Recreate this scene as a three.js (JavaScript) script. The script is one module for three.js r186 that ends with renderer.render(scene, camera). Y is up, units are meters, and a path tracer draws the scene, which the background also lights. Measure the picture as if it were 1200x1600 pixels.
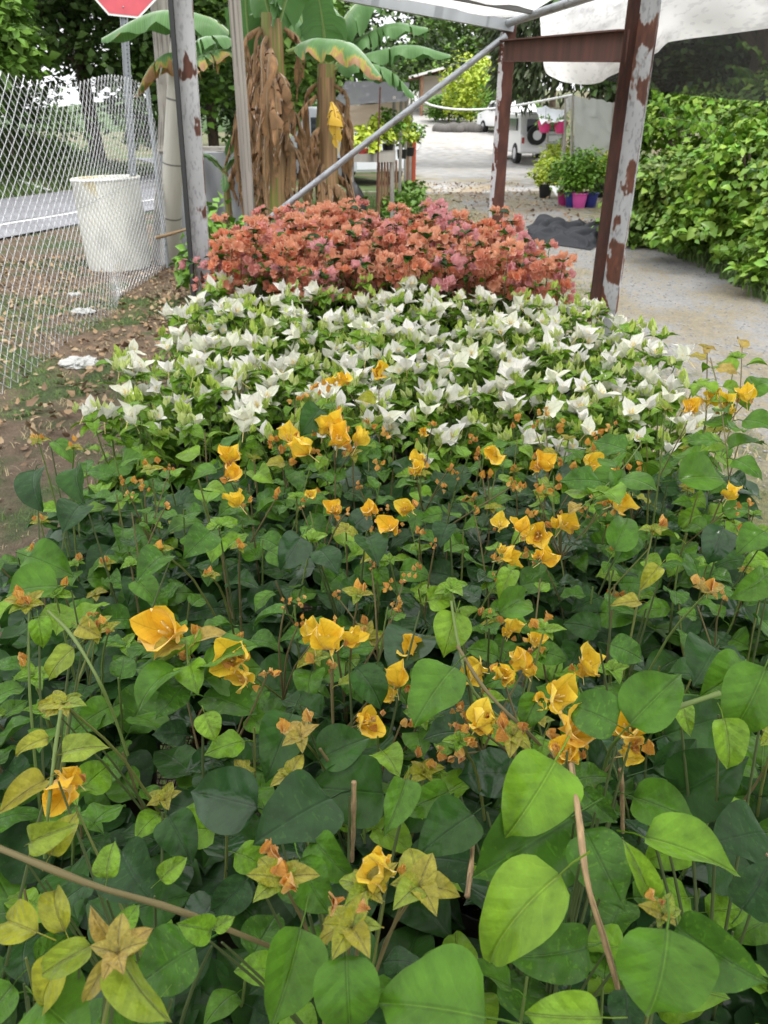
import * as THREE from 'three';
import { mergeGeometries } from 'three/addons/utils/BufferGeometryUtils.js';
import { TextGeometry } from 'three/addons/geometries/TextGeometry.js';
import { FontLoader } from 'three/addons/loaders/FontLoader.js';

// ---------- camera, sky, sun, exposure ----------
const scene = new THREE.Scene();
const EYE = new THREE.Vector3(0, 1.6, 0), PITCH = THREE.MathUtils.degToRad(26.2), FOCAL = 1250;
const camera = new THREE.PerspectiveCamera(2 * Math.atan(800 / FOCAL) * 180 / Math.PI, 0.75, 0.02, 600);
camera.position.copy(EYE); camera.focus = 1.05; camera.userData.fStop = 14;
camera.rotation.set(-PITCH, 0, 0);
const renderer = new THREE.WebGLRenderer({ antialias: true });
renderer.toneMapping = THREE.LinearToneMapping;
renderer.toneMappingExposure = 1.58;
renderer.shadowMap.enabled = true;
{
  // bright overcast sky: thin cloud, a little brighter towards the zenith, soft mottling
  const w = 512, h = 256, d = new Float32Array(w * h * 4);
  for (let j = 0; j < h; j++) for (let i = 0; i < w; i++) {
    const e = (j + .5) / h * Math.PI - Math.PI / 2, a = i / w * Math.PI * 2;
    const s = Math.max(0, Math.sin(e));
    const cl = 1 + .10 * Math.sin(a * 3 + 4 * s) * Math.sin(7 * s + a) * Math.cos(e) + .06 * Math.sin(a * 7 + 9 * s) * Math.cos(e);
    const b = (1.05 + .75 * s) * cl, k = (j * w + i) * 4;
    d[k] = b * .985; d[k + 1] = b; d[k + 2] = b * 1.03; d[k + 3] = 1;
  }
  const sky = new THREE.DataTexture(d, w, h, THREE.RGBAFormat, THREE.FloatType);
  sky.mapping = THREE.EquirectangularReflectionMapping; sky.magFilter = THREE.LinearFilter; sky.needsUpdate = true;
  scene.background = sky; scene.environment = sky;
}
const sun = new THREE.DirectionalLight(new THREE.Color(1, .965, .9), 1.5);
sun.position.set(9, 22, 2); sun.target.position.set(0, 0, -6);
sun.castShadow = true; sun.shadow.radius = 22; sun.shadow.mapSize.set(2048, 2048);
Object.assign(sun.shadow.camera, { left: -25, right: 25, top: 30, bottom: -30, near: 1, far: 90 });
scene.add(sun, sun.target);

// ---------- helpers ----------
const V = (x = 0, y = 0, z = 0) => new THREE.Vector3(x, y, z);
function rng(a) { return () => { a |= 0; a = a + 0x6D2B79F5 | 0; let t = Math.imul(a ^ a >>> 15, 1 | a); t = t + Math.imul(t ^ t >>> 7, 61 | t) ^ t; return ((t ^ t >>> 14) >>> 0) / 4294967296; }; }
let R = rng(2024);
const rr = (a, b) => a + (b - a) * R(), ri = n => Math.floor(R() * n), pick = a => a[ri(a.length)];
const clamp = (x, a = 0, b = 1) => Math.min(b, Math.max(a, x));
const sstep = (a, b, x) => { const t = clamp((x - a) / (b - a)); return t * t * (3 - 2 * t); };
const mixn = (a, b, t) => a + (b - a) * t;
function hash2(x, y) { let h = Math.imul(x, 374761393) + Math.imul(y, 668265263) | 0; h = Math.imul(h ^ h >>> 13, 1274126177); return ((h ^ h >>> 16) >>> 0) / 4294967296; }
function vnoise(x, y) { const i = Math.floor(x), j = Math.floor(y), u = x - i, v = y - j, a = u * u * (3 - 2 * u), b = v * v * (3 - 2 * v); return mixn(mixn(hash2(i, j), hash2(i + 1, j), a), mixn(hash2(i, j + 1), hash2(i + 1, j + 1), a), b); }
function fbm(x, y, o = 4) { let s = 0, a = .5, t = 0; for (let k = 0; k < o; k++) { s += a * vnoise(x, y); t += a; a *= .5; x = x * 2.03 + 17.1; y = y * 2.03 + 9.2; } return s / t; }
// a pixel of the 1200x1600 photograph -> viewing ray, and the point on it at a chosen distance or height
const FWD = V(0, -Math.sin(PITCH), -Math.cos(PITCH)), UPV = V(0, Math.cos(PITCH), -Math.sin(PITCH));
const ray = (px, py) => V((px - 600) / FOCAL, 0, 0).addScaledVector(UPV, (800 - py) / FOCAL).add(FWD);
const atD = (px, py, D) => { const r = ray(px, py); return EYE.clone().addScaledVector(r, D / -r.z); };
const atY = (px, py, y) => { const r = ray(px, py); return EYE.clone().addScaledVector(r, (y - EYE.y) / r.y); };
const pxm = (D, y = 1.6) => (D * Math.cos(PITCH) + (1.6 - y) * Math.sin(PITCH)) / FOCAL;   // metres per pixel

const ROAD_A = V(-9.45, 0, -3), ROAD_D = V(.28, 0, -.96).normalize(), ROAD_S = V(ROAD_D.z, 0, -ROAD_D.x);   // ROAD_S points away from the bench
const roadOff = (x, z) => { const t = (x - ROAD_A.x) * ROAD_D.x + (z - ROAD_A.z) * ROAD_D.z; return (x - ROAD_A.x) * ROAD_S.x + (z - ROAD_A.z) * ROAD_S.z - Math.max(0, t - 17) ** 2 * .03; };
const terrain = (x, z) => { const D = -z; let y = 0; y += .075 * Math.max(0, D - 33) * sstep(33, 40, D) * sstep(-9, 0, x) ; y = Math.min(y, 4); const off = roadOff(x, z); if (-z < 33) y += sstep(3.5, 7, off) * 1.3 * sstep(32, 24, -z); return y + (fbm(x * .7 + 50, z * .7 + 50, 2) - .5) * .05; };

const taken = new Map();
function numbered(n) { const k = taken.get(n) || 0; taken.set(n, k + 1); return k ? `${n}_${String(k).padStart(3, '0')}` : n; }
function shadow(m) { m.castShadow = true; m.receiveShadow = true; return m; }
function thing(name, label, category, pos = [0, 0, 0], group) {
  const o = new THREE.Group(); o.name = numbered(name); o.position.set(...(pos.isVector3 ? pos.toArray() : pos));
  o.userData = { label, category }; if (group) o.userData.group = group; scene.add(o); return o;
}
function part(parent, name, geo, mat, kind) { const m = shadow(new THREE.Mesh(geo, mat)); m.name = name; if (kind) m.userData.kind = kind; parent.add(m); return m; }
function single(name, geo, mat, label, category, group) { const m = shadow(new THREE.Mesh(geo, mat)); m.name = numbered(name); m.userData = { label, category }; if (group) m.userData.group = group; scene.add(m); return m; }
function structure(name, geo, mat) { const m = shadow(new THREE.Mesh(geo, mat)); m.name = name; m.userData = { kind: 'structure' }; scene.add(m); return m; }
function stuff(name, geo, mat, label, category) { const m = shadow(new THREE.Mesh(geo, mat)); m.name = name; m.userData = { kind: 'stuff', label, category }; scene.add(m); return m; }

class GB { // small geometry builder
  constructor() { this.p = []; this.u = []; this.i = []; this.c = null; }
  v(x, y, z, u = 0, w = 0) { this.p.push(x, y, z); this.u.push(u, w); return this.p.length / 3 - 1; }
  t(a, b, c) { this.i.push(a, b, c); }
  q(a, b, c, d) { this.i.push(a, b, c, a, c, d); }
  geo(smooth = true) {
    let g = new THREE.BufferGeometry();
    g.setAttribute('position', new THREE.Float32BufferAttribute(this.p, 3));
    g.setAttribute('uv', new THREE.Float32BufferAttribute(this.u, 2));
    if (this.c) g.setAttribute('color', new THREE.Float32BufferAttribute(this.c, 3));
    g.setIndex(this.i);
    if (!smooth) g = g.toNonIndexed();
    g.computeVertexNormals(); return g;
  }
}
function tubeInto(b, pts, rad, n = 5, cap = true) {
  let N = null, prev = null; const rings = []; let len = 0;
  for (let k = 0; k < pts.length; k++) {
    const T = (k < pts.length - 1 ? pts[k + 1].clone().sub(pts[k]) : pts[k].clone().sub(pts[k - 1])).normalize();
    if (!N) { N = Math.abs(T.y) < .9 ? V(0, 1, 0) : V(1, 0, 0); }
    N.addScaledVector(T, -N.dot(T)).normalize();
    const B = T.clone().cross(N), r = Array.isArray(rad) ? rad[k] : rad, ring = [];
    if (prev) len += pts[k].distanceTo(prev); prev = pts[k];
    for (let s = 0; s <= n; s++) { const a = s / n * Math.PI * 2, c = Math.cos(a) * r, d = Math.sin(a) * r; ring.push(b.v(pts[k].x + N.x * c + B.x * d, pts[k].y + N.y * c + B.y * d, pts[k].z + N.z * c + B.z * d, s / n, len)); }
    rings.push(ring); N = N.clone();
  }
  for (let k = 0; k < rings.length - 1; k++) for (let s = 0; s < n; s++) b.q(rings[k][s], rings[k + 1][s], rings[k + 1][s + 1], rings[k][s + 1]);
  if (cap) for (const [k, f] of [[0, 0], [rings.length - 1, 1]]) { const c = b.v(pts[k].x, pts[k].y, pts[k].z, .5, .5); for (let s = 0; s < n; s++) f ? b.t(c, rings[k][s + 1], rings[k][s]) : b.t(c, rings[k][s], rings[k][s + 1]); }
}
const tube = (pts, rad, n = 6) => { const b = new GB(); tubeInto(b, pts, rad, n); return b.geo(); };
const curve = (pts, n) => new THREE.CatmullRomCurve3(pts).getPoints(n);
function boxAt(w, h, d, x = 0, y = 0, z = 0) { const g = new THREE.BoxGeometry(w, h, d); g.translate(x, y, z); return g; }
function bar(a, b, w, h) { // rectangular bar from a to b, uv in metres along its length
  const L = a.distanceTo(b), g = new THREE.BoxGeometry(w, h, L);
  const uv = g.attributes.uv, po = g.attributes.position; for (let k = 0; k < uv.count; k++) uv.setXY(k, uv.getX(k) * .25 + (k % 24 < 8 ? .5 : 0), (po.getZ(k) + L / 2) / Math.max(L, .01));
  const m = new THREE.Matrix4().lookAt(b, a, Math.abs(b.clone().sub(a).normalize().y) > .95 ? V(0, 0, 1) : V(0, 1, 0)); m.setPosition(a.clone().add(b).multiplyScalar(.5)); g.applyMatrix4(m); return g;
}
function dataTex(w, h, fn, srgb = true, repeat) {
  const d = new Uint8Array(w * h * 4);
  for (let j = 0; j < h; j++) for (let i = 0; i < w; i++) { const c = fn(i / w, j / h, i, j), k = (j * w + i) * 4; d[k] = clamp(c[0]) * 255; d[k + 1] = clamp(c[1]) * 255; d[k + 2] = clamp(c[2]) * 255; d[k + 3] = 255; }
  const t = new THREE.DataTexture(d, w, h); t.magFilter = THREE.LinearFilter; t.wrapS = t.wrapT = THREE.RepeatWrapping; if (srgb) t.colorSpace = THREE.SRGBColorSpace; if (repeat) t.repeat.set(...repeat); t.needsUpdate = true; return t;
}
const lin = (r, g, b) => new THREE.Color().setRGB(r, g, b);
const L2S = x => x <= .0031308 ? x * 12.92 : 1.055 * Math.pow(x, 1 / 2.4) - .055;
const S3 = c => [L2S(c[0]), L2S(c[1]), L2S(c[2])];
const mat = (c, rough = .8, o = {}) => new THREE.MeshStandardMaterial({ color: c.isColor ? c : lin(...c), roughness: rough, side: THREE.DoubleSide, ...o });
const thinMat = (c, through, o = {}) => new THREE.MeshPhysicalMaterial({ color: lin(...c), roughness: .95, transmission: through, thickness: 0, side: THREE.DoubleSide, ...o });
function orient(m, pos, dir, nrm, sx, sy = sx, sz = sx) {
  const Z = dir.clone().normalize(), Y = nrm.clone().addScaledVector(Z, -nrm.dot(Z)); if (Y.lengthSq() < 1e-5) Y.set(.3, .2, .9).addScaledVector(Z, -Z.dot(V(.3, .2, .9))); Y.normalize();
  const X = Y.clone().cross(Z);
  m.quaternion.setFromRotationMatrix(new THREE.Matrix4().makeBasis(X, Y, Z)); m.position.copy(pos); m.scale.set(sx, sy, sz); return m;
}
const ORD = ['zeroth', 'first', 'second', 'third', 'fourth', 'fifth', 'sixth', 'seventh', 'eighth', 'ninth', 'tenth', 'eleventh', 'twelfth'];
// ---------- ground ----------
function laneC(z) { const D = -z; const P = [[0, 2.9], [6, 2.85], [9.5, 3.1], [14, 2.8], [20, 2.3], [30, 2.9], [37, 3.6], [60, 2]]; for (let k = 0; k < P.length - 1; k++) if (D <= P[k + 1][0]) return mixn(P[k][1], P[k + 1][1], clamp((D - P[k][0]) / (P[k + 1][0] - P[k][0]))); return 2; }
function groundColor(x, z) {
  const D = -z, n1 = fbm(x * 1.3 + 31, z * 1.3 + 11, 4), n2 = fbm(x * 5 + 3, z * 5 + 7, 3), n3 = fbm(x * 22, z * 22, 2), n4 = hash2(Math.round(x * 130), Math.round(z * 130));
  let grass = [.085, .13, .035], dirt = [.20, .145, .095], straw = [.41, .345, .225], gravel = [.46, .45, .435], litter = [.23, .155, .095];
  const M = (a, b, t) => [mixn(a[0], b[0], t), mixn(a[1], b[1], t), mixn(a[2], b[2], t)];
  let c = M(grass, dirt, sstep(.42, .62, n1 * .6 + n2 * .4));
  if (x < -.5 && D < 14) c = M(c, litter, sstep(.35, .65, n2 * .6 + n1 * .4) * sstep(2, 6.5, D) * .9);
  // dry grass beside the lane, then gravel
  const lc = laneC(z), half = 1.15 + .6 * sstep(14, 22, D) + 2.2 * sstep(26, 34, D), dx = Math.abs(x - lc + (n1 - .5) * .9);
  const s = sstep(half + 1.3, half + .35, dx) * (x > .55 ? 1 : sstep(.1, .55, x));
  c = M(c, M(straw, [.26, .25, .1], sstep(.5, .75, n2)), s * (.55 + .45 * sstep(.35, .55, n1)));
  const gv = sstep(half + .25, half - .35, dx + (n2 - .5) * .6);
  c = M(c, M(gravel, straw, sstep(.38, .62, fbm(x * 2.2, z * 1.1 + 40, 3) * .65 + n3 * .35) * (D < 26 ? .9 : .25)), gv);
  if (D > 15 && D < 24 && x > 0) c = M(c, [.38, .29, .19], sstep(.5, .7, fbm(x * 1.5 + 9, z * 1.2, 3)) * gv * .7);
  const g = .70 + .42 * n3 + .34 * (n4 - .5);
  return [c[0] * g, c[1] * g, c[2] * g];
}
const fineBump = dataTex(512, 512, (u, v, i, j) => { const a = .5 * hash2(i >> 1, j >> 1) + .3 * vnoise(i / 6, j / 6) + .2 * vnoise(i / 17, j / 17); return [a, a, a]; }, false, [30, 36]);
function groundSheet(name, x0, x1, z0, z1, nx, nz, tw, th, hole) {
  const b = new GB(), id = [];
  for (let j = 0; j <= nz; j++) for (let i = 0; i <= nx; i++) { const x = mixn(x0, x1, i / nx), z = mixn(z0, z1, j / nz); id.push(b.v(x, terrain(x, z), z, i / nx, j / nz)); }
  for (let j = 0; j < nz; j++) for (let i = 0; i < nx; i++) {
    const x = mixn(x0, x1, (i + .5) / nx), z = mixn(z0, z1, (j + .5) / nz);
    if (hole && x > hole[0] && x < hole[1] && z > hole[2] && z < hole[3]) continue;
    const a = j * (nx + 1) + i; b.q(a, a + nx + 1, a + nx + 2, a + 1);
  }
  const t = dataTex(tw, th, (u, v) => S3(groundColor(mixn(x0, x1, u), mixn(z0, z1, v)))); t.wrapS = t.wrapT = THREE.ClampToEdgeWrapping;
  return structure(name, b.geo(), new THREE.MeshStandardMaterial({ map: t, roughness: .95, bumpMap: fineBump, bumpScale: .03, side: THREE.DoubleSide }));
}
groundSheet('ground', -9, 9, -21, 3, 90, 120, 1536, 2048);
groundSheet('far_ground', -90, 90, -165, 27, 180, 192, 1024, 1024, [-9, 9, -21, 3]);
// public road behind the fence
{
  const A = ROAD_A, d = ROAD_D, s = ROAD_S;
  const strip = (o0, o1, y, L0, L1, n) => { const b = new GB(); for (let k = 0; k <= n; k++) { const t = mixn(L0, L1, k / n), bend = Math.max(0, t - 17) ** 2 * .03; for (const o of [o0, o1]) { const p = A.clone().addScaledVector(d, t).addScaledVector(s, o + bend); b.v(p.x, y + .03, p.z, (o - o0) / 2, t / 2); } if (k) b.q(2 * k - 2, 2 * k - 1, 2 * k + 1, 2 * k); } return b.geo(); };
  const asph = dataTex(256, 256, (u, v, i, j) => { const a = .30 + .10 * hash2(i, j) + .10 * fbm(u * 8, v * 8, 3); return [a, a, a * 1.02]; });
  structure('road', strip(-1.1, 3.3, .0, -30, 34, 70), mat([1, 1, 1], .9, { map: asph, color: lin(1.6, 1.6, 1.65) }));
  structure('road_edge_line', strip(-.06, .06, .006, -30, 34, 70), mat([.72, .72, .7], .8));
}
// ---------- leaves ----------
const veinTex = k => dataTex(128, 256, (u, v) => {
  const x = Math.abs(u - .5); let g = .60 + .34 * fbm(u * 3.5 + k * 7, v * 5 + k, 4) + .05 * fbm(u * 40, v * 70, 2);
  const sg = u > .5 ? .13 : 0, side = v * 4.6 - Math.pow(x * 2, .8) * 1.5 + .35 + sg + .06 * Math.sin(x * 22 + k), f = Math.abs(side - Math.round(side)); const sv = Math.max(0, 1 - f / .035) * (v < .82 && side < 3.6 ? .5 : 0) * (1 - x * 1.5);
  const mid = Math.max(0, 1 - x / (.017 - .011 * v)); const m = Math.max(mid, sv * .85);
  const sp = k === 2 && fbm(u * 14 + 3, v * 26, 2) > .73 ? .22 : 0;
  return [g + .22 * m + sp, g + .15 * m + sp * .6, g * .96 + .26 * m + sp * .3];
});
const veinBump = dataTex(128, 256, (u, v) => {
  const x = Math.abs(u - .5), sg = u > .5 ? .13 : 0, side = v * 4.6 - Math.pow(x * 2, .8) * 1.5 + .35 + sg, f = Math.abs(side - Math.round(side)); let h = .4 + .22 * (f * 2) * clamp(x * 8) * clamp(3.2 - side) + .34 * fbm(u * 7, v * 11, 3);
  h -= Math.max(0, 1 - x / .03) * .3; return [h, h, h];
}, false);
const VT = [veinTex(0), veinTex(1), veinTex(2)];
const leafMat = (c, k = 0, o = {}) => thinMat(c, .30, { map: VT[k], bumpMap: veinBump, bumpScale: .006, roughness: .85, specularIntensity: .22, clearcoat: .38, clearcoatRoughness: .2, ...o });
const MATURE = [leafMat([.036, .115, .02], 0), leafMat([.048, .15, .02], 1), leafMat([.032, .10, .024], 2, { clearcoatRoughness: .3 }), leafMat([.036, .115, .03], 1, { clearcoat: .8, clearcoatRoughness: .13 })];
const MID = [leafMat([.10, .26, .016], 0), leafMat([.125, .31, .02], 1), leafMat([.085, .23, .022], 2)];
const LIGHT = [leafMat([.22, .45, .025], 0), leafMat([.28, .51, .035], 1)];
const OLIVE = [leafMat([.44, .46, .035], 0), leafMat([.52, .48, .06], 1), leafMat([.36, .48, .045], 1)];
const BRONZE = [leafMat([.60, .44, .10], 0), leafMat([.54, .45, .08], 1)];
const CLS = { d: MATURE, m: MID, l: LIGHT, o: OLIVE, b: BRONZE };
function leafGeo(o = {}) {
  const { nl = 7, nw = 4, w = .36, fold = .3, d0 = .25, droop = 1.0, wave = .03, waves = 2.5, ph = 0, twist = 0, pet = .25, peak = .6, tipw = 1, cup = 0 } = o;
  const b = new GB(); let cy = 0, cz = 0, py = 0, pz = 0; const rows = [];
  for (let j = 0; j <= nl; j++) {
    const t = j / nl, a = d0 - droop * t; if (j) { cy += Math.sin(a) / nl; cz += Math.cos(a) / nl; }
    let pr = Math.pow(Math.sin(Math.PI * Math.pow(t, peak)), .8) * (1 - .18 * t); pr *= 1 - .42 * tipw * sstep(.72, 1, t); if (j === 0) pr = .05;
    const hw = w * pr, tw = twist * t, ct = Math.cos(tw), st = Math.sin(tw), row = [], n = j === nl ? 0 : nw;
    for (let i = 0; i <= n; i++) {
      const s = n ? -1 + 2 * i / n : 0; let x = s * hw, y = Math.abs(s) * hw * fold + cup * s * s * hw + wave * Math.sin(waves * 6.283 * t + ph + (s > 0 ? 1.7 : 0)) * s * s;
      [x, y] = [x * ct - y * st, x * st + y * ct];
      row.push(b.v(x, cy + y * Math.cos(a), cz - y * Math.sin(a), .5 + .5 * s * pr, t));
    }
    rows.push(row);
  }
  for (let j = 0; j < nl; j++) { const A = rows[j], B = rows[j + 1]; if (B.length > 1) for (let i = 0; i < A.length - 1; i++) b.q(A[i], B[i], B[i + 1], A[i + 1]); else for (let i = 0; i < A.length - 1; i++) b.t(A[i], B[0], A[i + 1]); }
  if (pet) { const P = [V(0, -pet * .45, -pet), V(0, -pet * .05, -pet * .45), V(0, 0, .02)]; const k = b.p.length / 3; tubeInto(b, P, [.014, .012, .012], 3, false); for (let q = k; q < b.p.length / 3; q++) { b.u[q * 2] = .5; b.u[q * 2 + 1] = .1; } }
  return b.geo();
}
R = rng(7);
const LEAF_HI = [], LEAF_LO = [];
for (let k = 0; k < 14; k++) { const o = { w: rr(.34, .45), fold: rr(.05, .45), d0: rr(.05, .45), droop: rr(.4, 1.4), wave: rr(.01, .06), waves: rr(1.2, 2.8), ph: rr(0, 6), twist: rr(-.5, .5), peak: rr(.55, .68) }; LEAF_HI.push(leafGeo({ ...o, nl: 10, nw: 6 })); }
for (let k = 0; k < 8; k++) { const o = { w: rr(.27, .36), fold: rr(.1, .5), d0: rr(.1, .5), droop: rr(.5, 1.6), wave: rr(.01, .04), waves: 1.6, ph: rr(0, 6), twist: rr(-.4, .4), peak: rr(.6, .7) }; LEAF_LO.push(leafGeo({ ...o, nl: 5, nw: 4 })); }
const LEAF_FLAT = []; for (let k = 0; k < 10; k++) LEAF_FLAT.push(leafGeo({ nl: 15, nw: 6, tipw: 1.15, w: rr(.36, .45), fold: rr(.12, .6), d0: rr(.25, .6), droop: rr(.7, 1.6), wave: rr(.025, .07), waves: rr(1.0, 1.9), ph: rr(0, 6), twist: rr(-.3, .3), peak: rr(.6, .67), pet: .3 }));
// ---------- bracts ----------
const bractTex = dataTex(128, 128, (u, v) => { const x = Math.abs(u - .5); const side = v * 7 - x * 7, f = Math.abs(side - Math.round(side)); const g = .86 + .1 * fbm(u * 8, v * 8, 3) - Math.max(0, 1 - f / .09) * .06 - Math.max(0, 1 - x / .02) * .08; return [g, g * .99, g * .98]; });
const bractMat = (c, o = {}) => thinMat(c, .34, { map: bractTex, bumpMap: veinBump, bumpScale: .002, roughness: .85, ...o });
const YEL = [bractMat([1, .68, .016]), bractMat([1, .62, .013]), bractMat([.99, .73, .04])];
const ORY = [bractMat([.88, .48, .06]), bractMat([.80, .39, .06]), bractMat([.9, .56, .13])];
const WHT = [bractMat([.97, .98, .90]), bractMat([.95, .98, .82]), bractMat([.98, .98, .95])];
const GWH = [bractMat([.62, .80, .14]), bractMat([.76, .88, .34])];
const COR = [[.98, .45, .29], [.98, .50, .31], [.97, .46, .40], [.97, .49, .52], [.97, .38, .20]].map(c => bractMat(c, { transmission: .48 }));
const tubeMat = mat([.75, .6, .25], .7), stemGreen = mat([.11, .16, .035], .6), barkMat = (() => { const t = dataTex(64, 256, (u, v) => { const g = .62 + .3 * fbm(u * 9, v * 24, 3) - (fbm(u * 5 + 9, v * 3, 2) > .62 ? .2 : 0); return [g, g * .86, g * .68]; }, true, [1, 6]); return mat([.56, .53, .46], .85, { map: t }); })();
const stemMats = [stemGreen, mat([.13, .105, .04], .7), mat([.13, .15, .035], .6)];
R = rng(11);
const mkBract = (o) => { const g = leafGeo({ pet: 0, nl: 6, nw: 4, ...o }); g.rotateX(-o.lift); g.translate(0, 0, .03); return g; };
const BR_Y = [], BR_W = [], BR_B = [];
for (let k = 0; k < 6; k++) BR_Y.push(mkBract({ w: rr(.46, .56), fold: rr(.3, .8), nl: 8, d0: -rr(-.2, .4), droop: -rr(.3, 1.5), wave: rr(.07, .14), waves: rr(1, 2.0), ph: rr(0, 6), twist: rr(-.6, .6), peak: .66, tipw: .6, lift: rr(.7, 1.2) }));
for (let k = 0; k < 6; k++) BR_W.push(mkBract({ w: rr(.31, .38), fold: rr(.3, .7), d0: -.1, droop: -rr(-.6, .6), wave: rr(.02, .05), waves: rr(1, 1.6), ph: rr(0, 6), twist: rr(-.3, .3), peak: .72, tipw: 1, lift: rr(.5, 1.2) }));
for (let k = 0; k < 3; k++) BR_B.push(mkBract({ w: rr(.36, .42), fold: .7, d0: 0, droop: -.5, wave: .04, waves: 1.3, ph: rr(0, 6), peak: .7, lift: rr(1.1, 1.3), nl: 4 }));
function tripod(list, n = 3, extra) { const gs = []; for (let k = 0; k < n; k++) { const g = pick(list).clone(); g.rotateY(k * 6.283 / n + rr(-.25, .25)); const s = rr(.85, 1.1); g.scale(s, s, s); gs.push(g); } return mergeGeometries(gs); }
const BUD = []; for (let k = 0; k < 5; k++) BUD.push(tripod(BR_B));
const WBUD = []; for (let k = 0; k < 5; k++) { const gs = []; for (let q = 0; q < 4; q++) { const g = tripod(BR_B.map(x => { const y = x.clone(); y.scale(.55, 1, .55); return y; })); const s = rr(.5, 1); g.scale(s, s, s); g.rotateZ(rr(-.5, .5)); g.rotateX(rr(-.5, .5)); g.translate(rr(-.3, .3), rr(-.2, .1), rr(-.3, .3)); gs.push(g); } WBUD.push(mergeGeometries(gs)); }
const OCLUST = []; for (let k = 0; k < 6; k++) { const gs = []; for (let q = 0; q < 7; q++) { const g = tripod(BR_Y); const s = rr(.42, .66); g.scale(s, s, s); const a = rr(0, 6.283), e = Math.acos(rr(.05, 1)); g.rotateX(e * .9); g.rotateY(a); g.translate(Math.sin(e) * Math.sin(a) * .5, Math.cos(e) * .34, Math.sin(e) * Math.cos(a) * .5); gs.push(g); } OCLUST.push(mergeGeometries(gs)); }
const FCORE = (() => { const gs = []; for (let k = 0; k < 3; k++) { const a = k * 2.1 + .5; const g = tube([V(0, -.55, 0), V(0, 0, 0), V(Math.cos(a) * .07, .2, Math.sin(a) * .07), V(Math.cos(a) * .11, .42, Math.sin(a) * .11)].slice(k ? 1 : 0), k ? [.02, .035, .03] : [.018, .02, .035, .03], 4); gs.push(g); } return mergeGeometries(gs); })();
function addFlower(plant, pos, size, axis, mats, list) {
  const f = part(plant, 'flower', FCORE, tubeMat); orient(f, pos, V(rr(-1, 1), rr(-.2, .2), rr(-1, 1)), axis, size);
  const m = pick(mats); for (let k = 0; k < 3; k++) { const c = part(f, 'bract', pick(list), R() < .8 ? m : pick(mats)); c.rotation.y = k * 2.094 + rr(-.2, .2); c.rotation.x = rr(-.12, .12); c.scale.setScalar(rr(.88, 1.1)); }
  return f;
}
const addLeaf = (plant, geo, m, pos, dir, nrm, len, wid = 1) => orient(part(plant, 'leaf', geo, m), pos, dir, nrm, len * wid, len, len);
// ---------- pots ----------
const potGeo = new THREE.LatheGeometry([[.0, .004], [.058, .004], [.06, 0], [.064, .006], [.080, .128], [.080, .132], [.085, .132], [.087, .135], [.087, .150], [.084, .153], [.081, .150], [.079, .135], [.077, .115]].map(p => new THREE.Vector2(...p)), 28);
const potMat = mat([.012, .012, .013], .42), soilTex = dataTex(128, 128, (u, v, i, j) => { const h = hash2(i, j), a = .10 + .16 * fbm(u * 18, v * 18, 3) + (h > .985 ? .6 : 0); return [a * 1.15, a, a * .8]; });
const soilGeo = (() => { const g = new THREE.CircleGeometry(.0775, 20, 0); g.rotateX(-Math.PI / 2); g.translate(0, .122, 0); return g; })(), soilMat = mat([.8, .75, .7], .95, { map: soilTex, bumpMap: soilTex, bumpScale: .006 });
const BENCH_Y = .55;
function potInto(plant) { const p = part(plant, 'pot', potGeo, potMat); part(p, 'soil', soilGeo, soilMat); }
// ---------- wire bench ----------
const BX0 = -.76, BX1 = .86, BZ0 = -4.95, BZ1 = .05, BW = BX1 - BX0, BL = BZ1 - BZ0, BCX = (BX0 + BX1) / 2, BCZ = (BZ0 + BZ1) / 2;
const greyWood = (() => { const t = dataTex(128, 512, (u, v) => { const g = .48 + .22 * fbm(u * 22, v * 3, 4) + .1 * fbm(u * 3, v * 9, 2) - (fbm(u * 40, v * 2 + 5, 2) > .68 ? .14 : 0); return [g, g * .97, g * .93]; }); return mat([.85, .84, .82], .9, { map: t, bumpMap: t, bumpScale: .004 }); })();
const brownWood = (() => { const t = dataTex(128, 512, (u, v) => { const g = .34 + .3 * fbm(u * 20, v * 4, 4); return [g * 1.15, g * .88, g * .7]; }); return mat([.8, .75, .7], .9, { map: t, bumpMap: t, bumpScale: .004 }); })();
const galv = (() => { const t = dataTex(256, 256, (u, v) => { const g = .66 + .16 * fbm(u * 20, v * 20, 3) + .1 * fbm(u * 4, v * 4, 2) - (fbm(u * 9, v * 30, 3) > .66 ? .12 : 0); return [g * .98, g, g * 1.02]; }); return mat([.62, .63, .64], .48, { map: t, metalness: .55 }); })();
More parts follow.
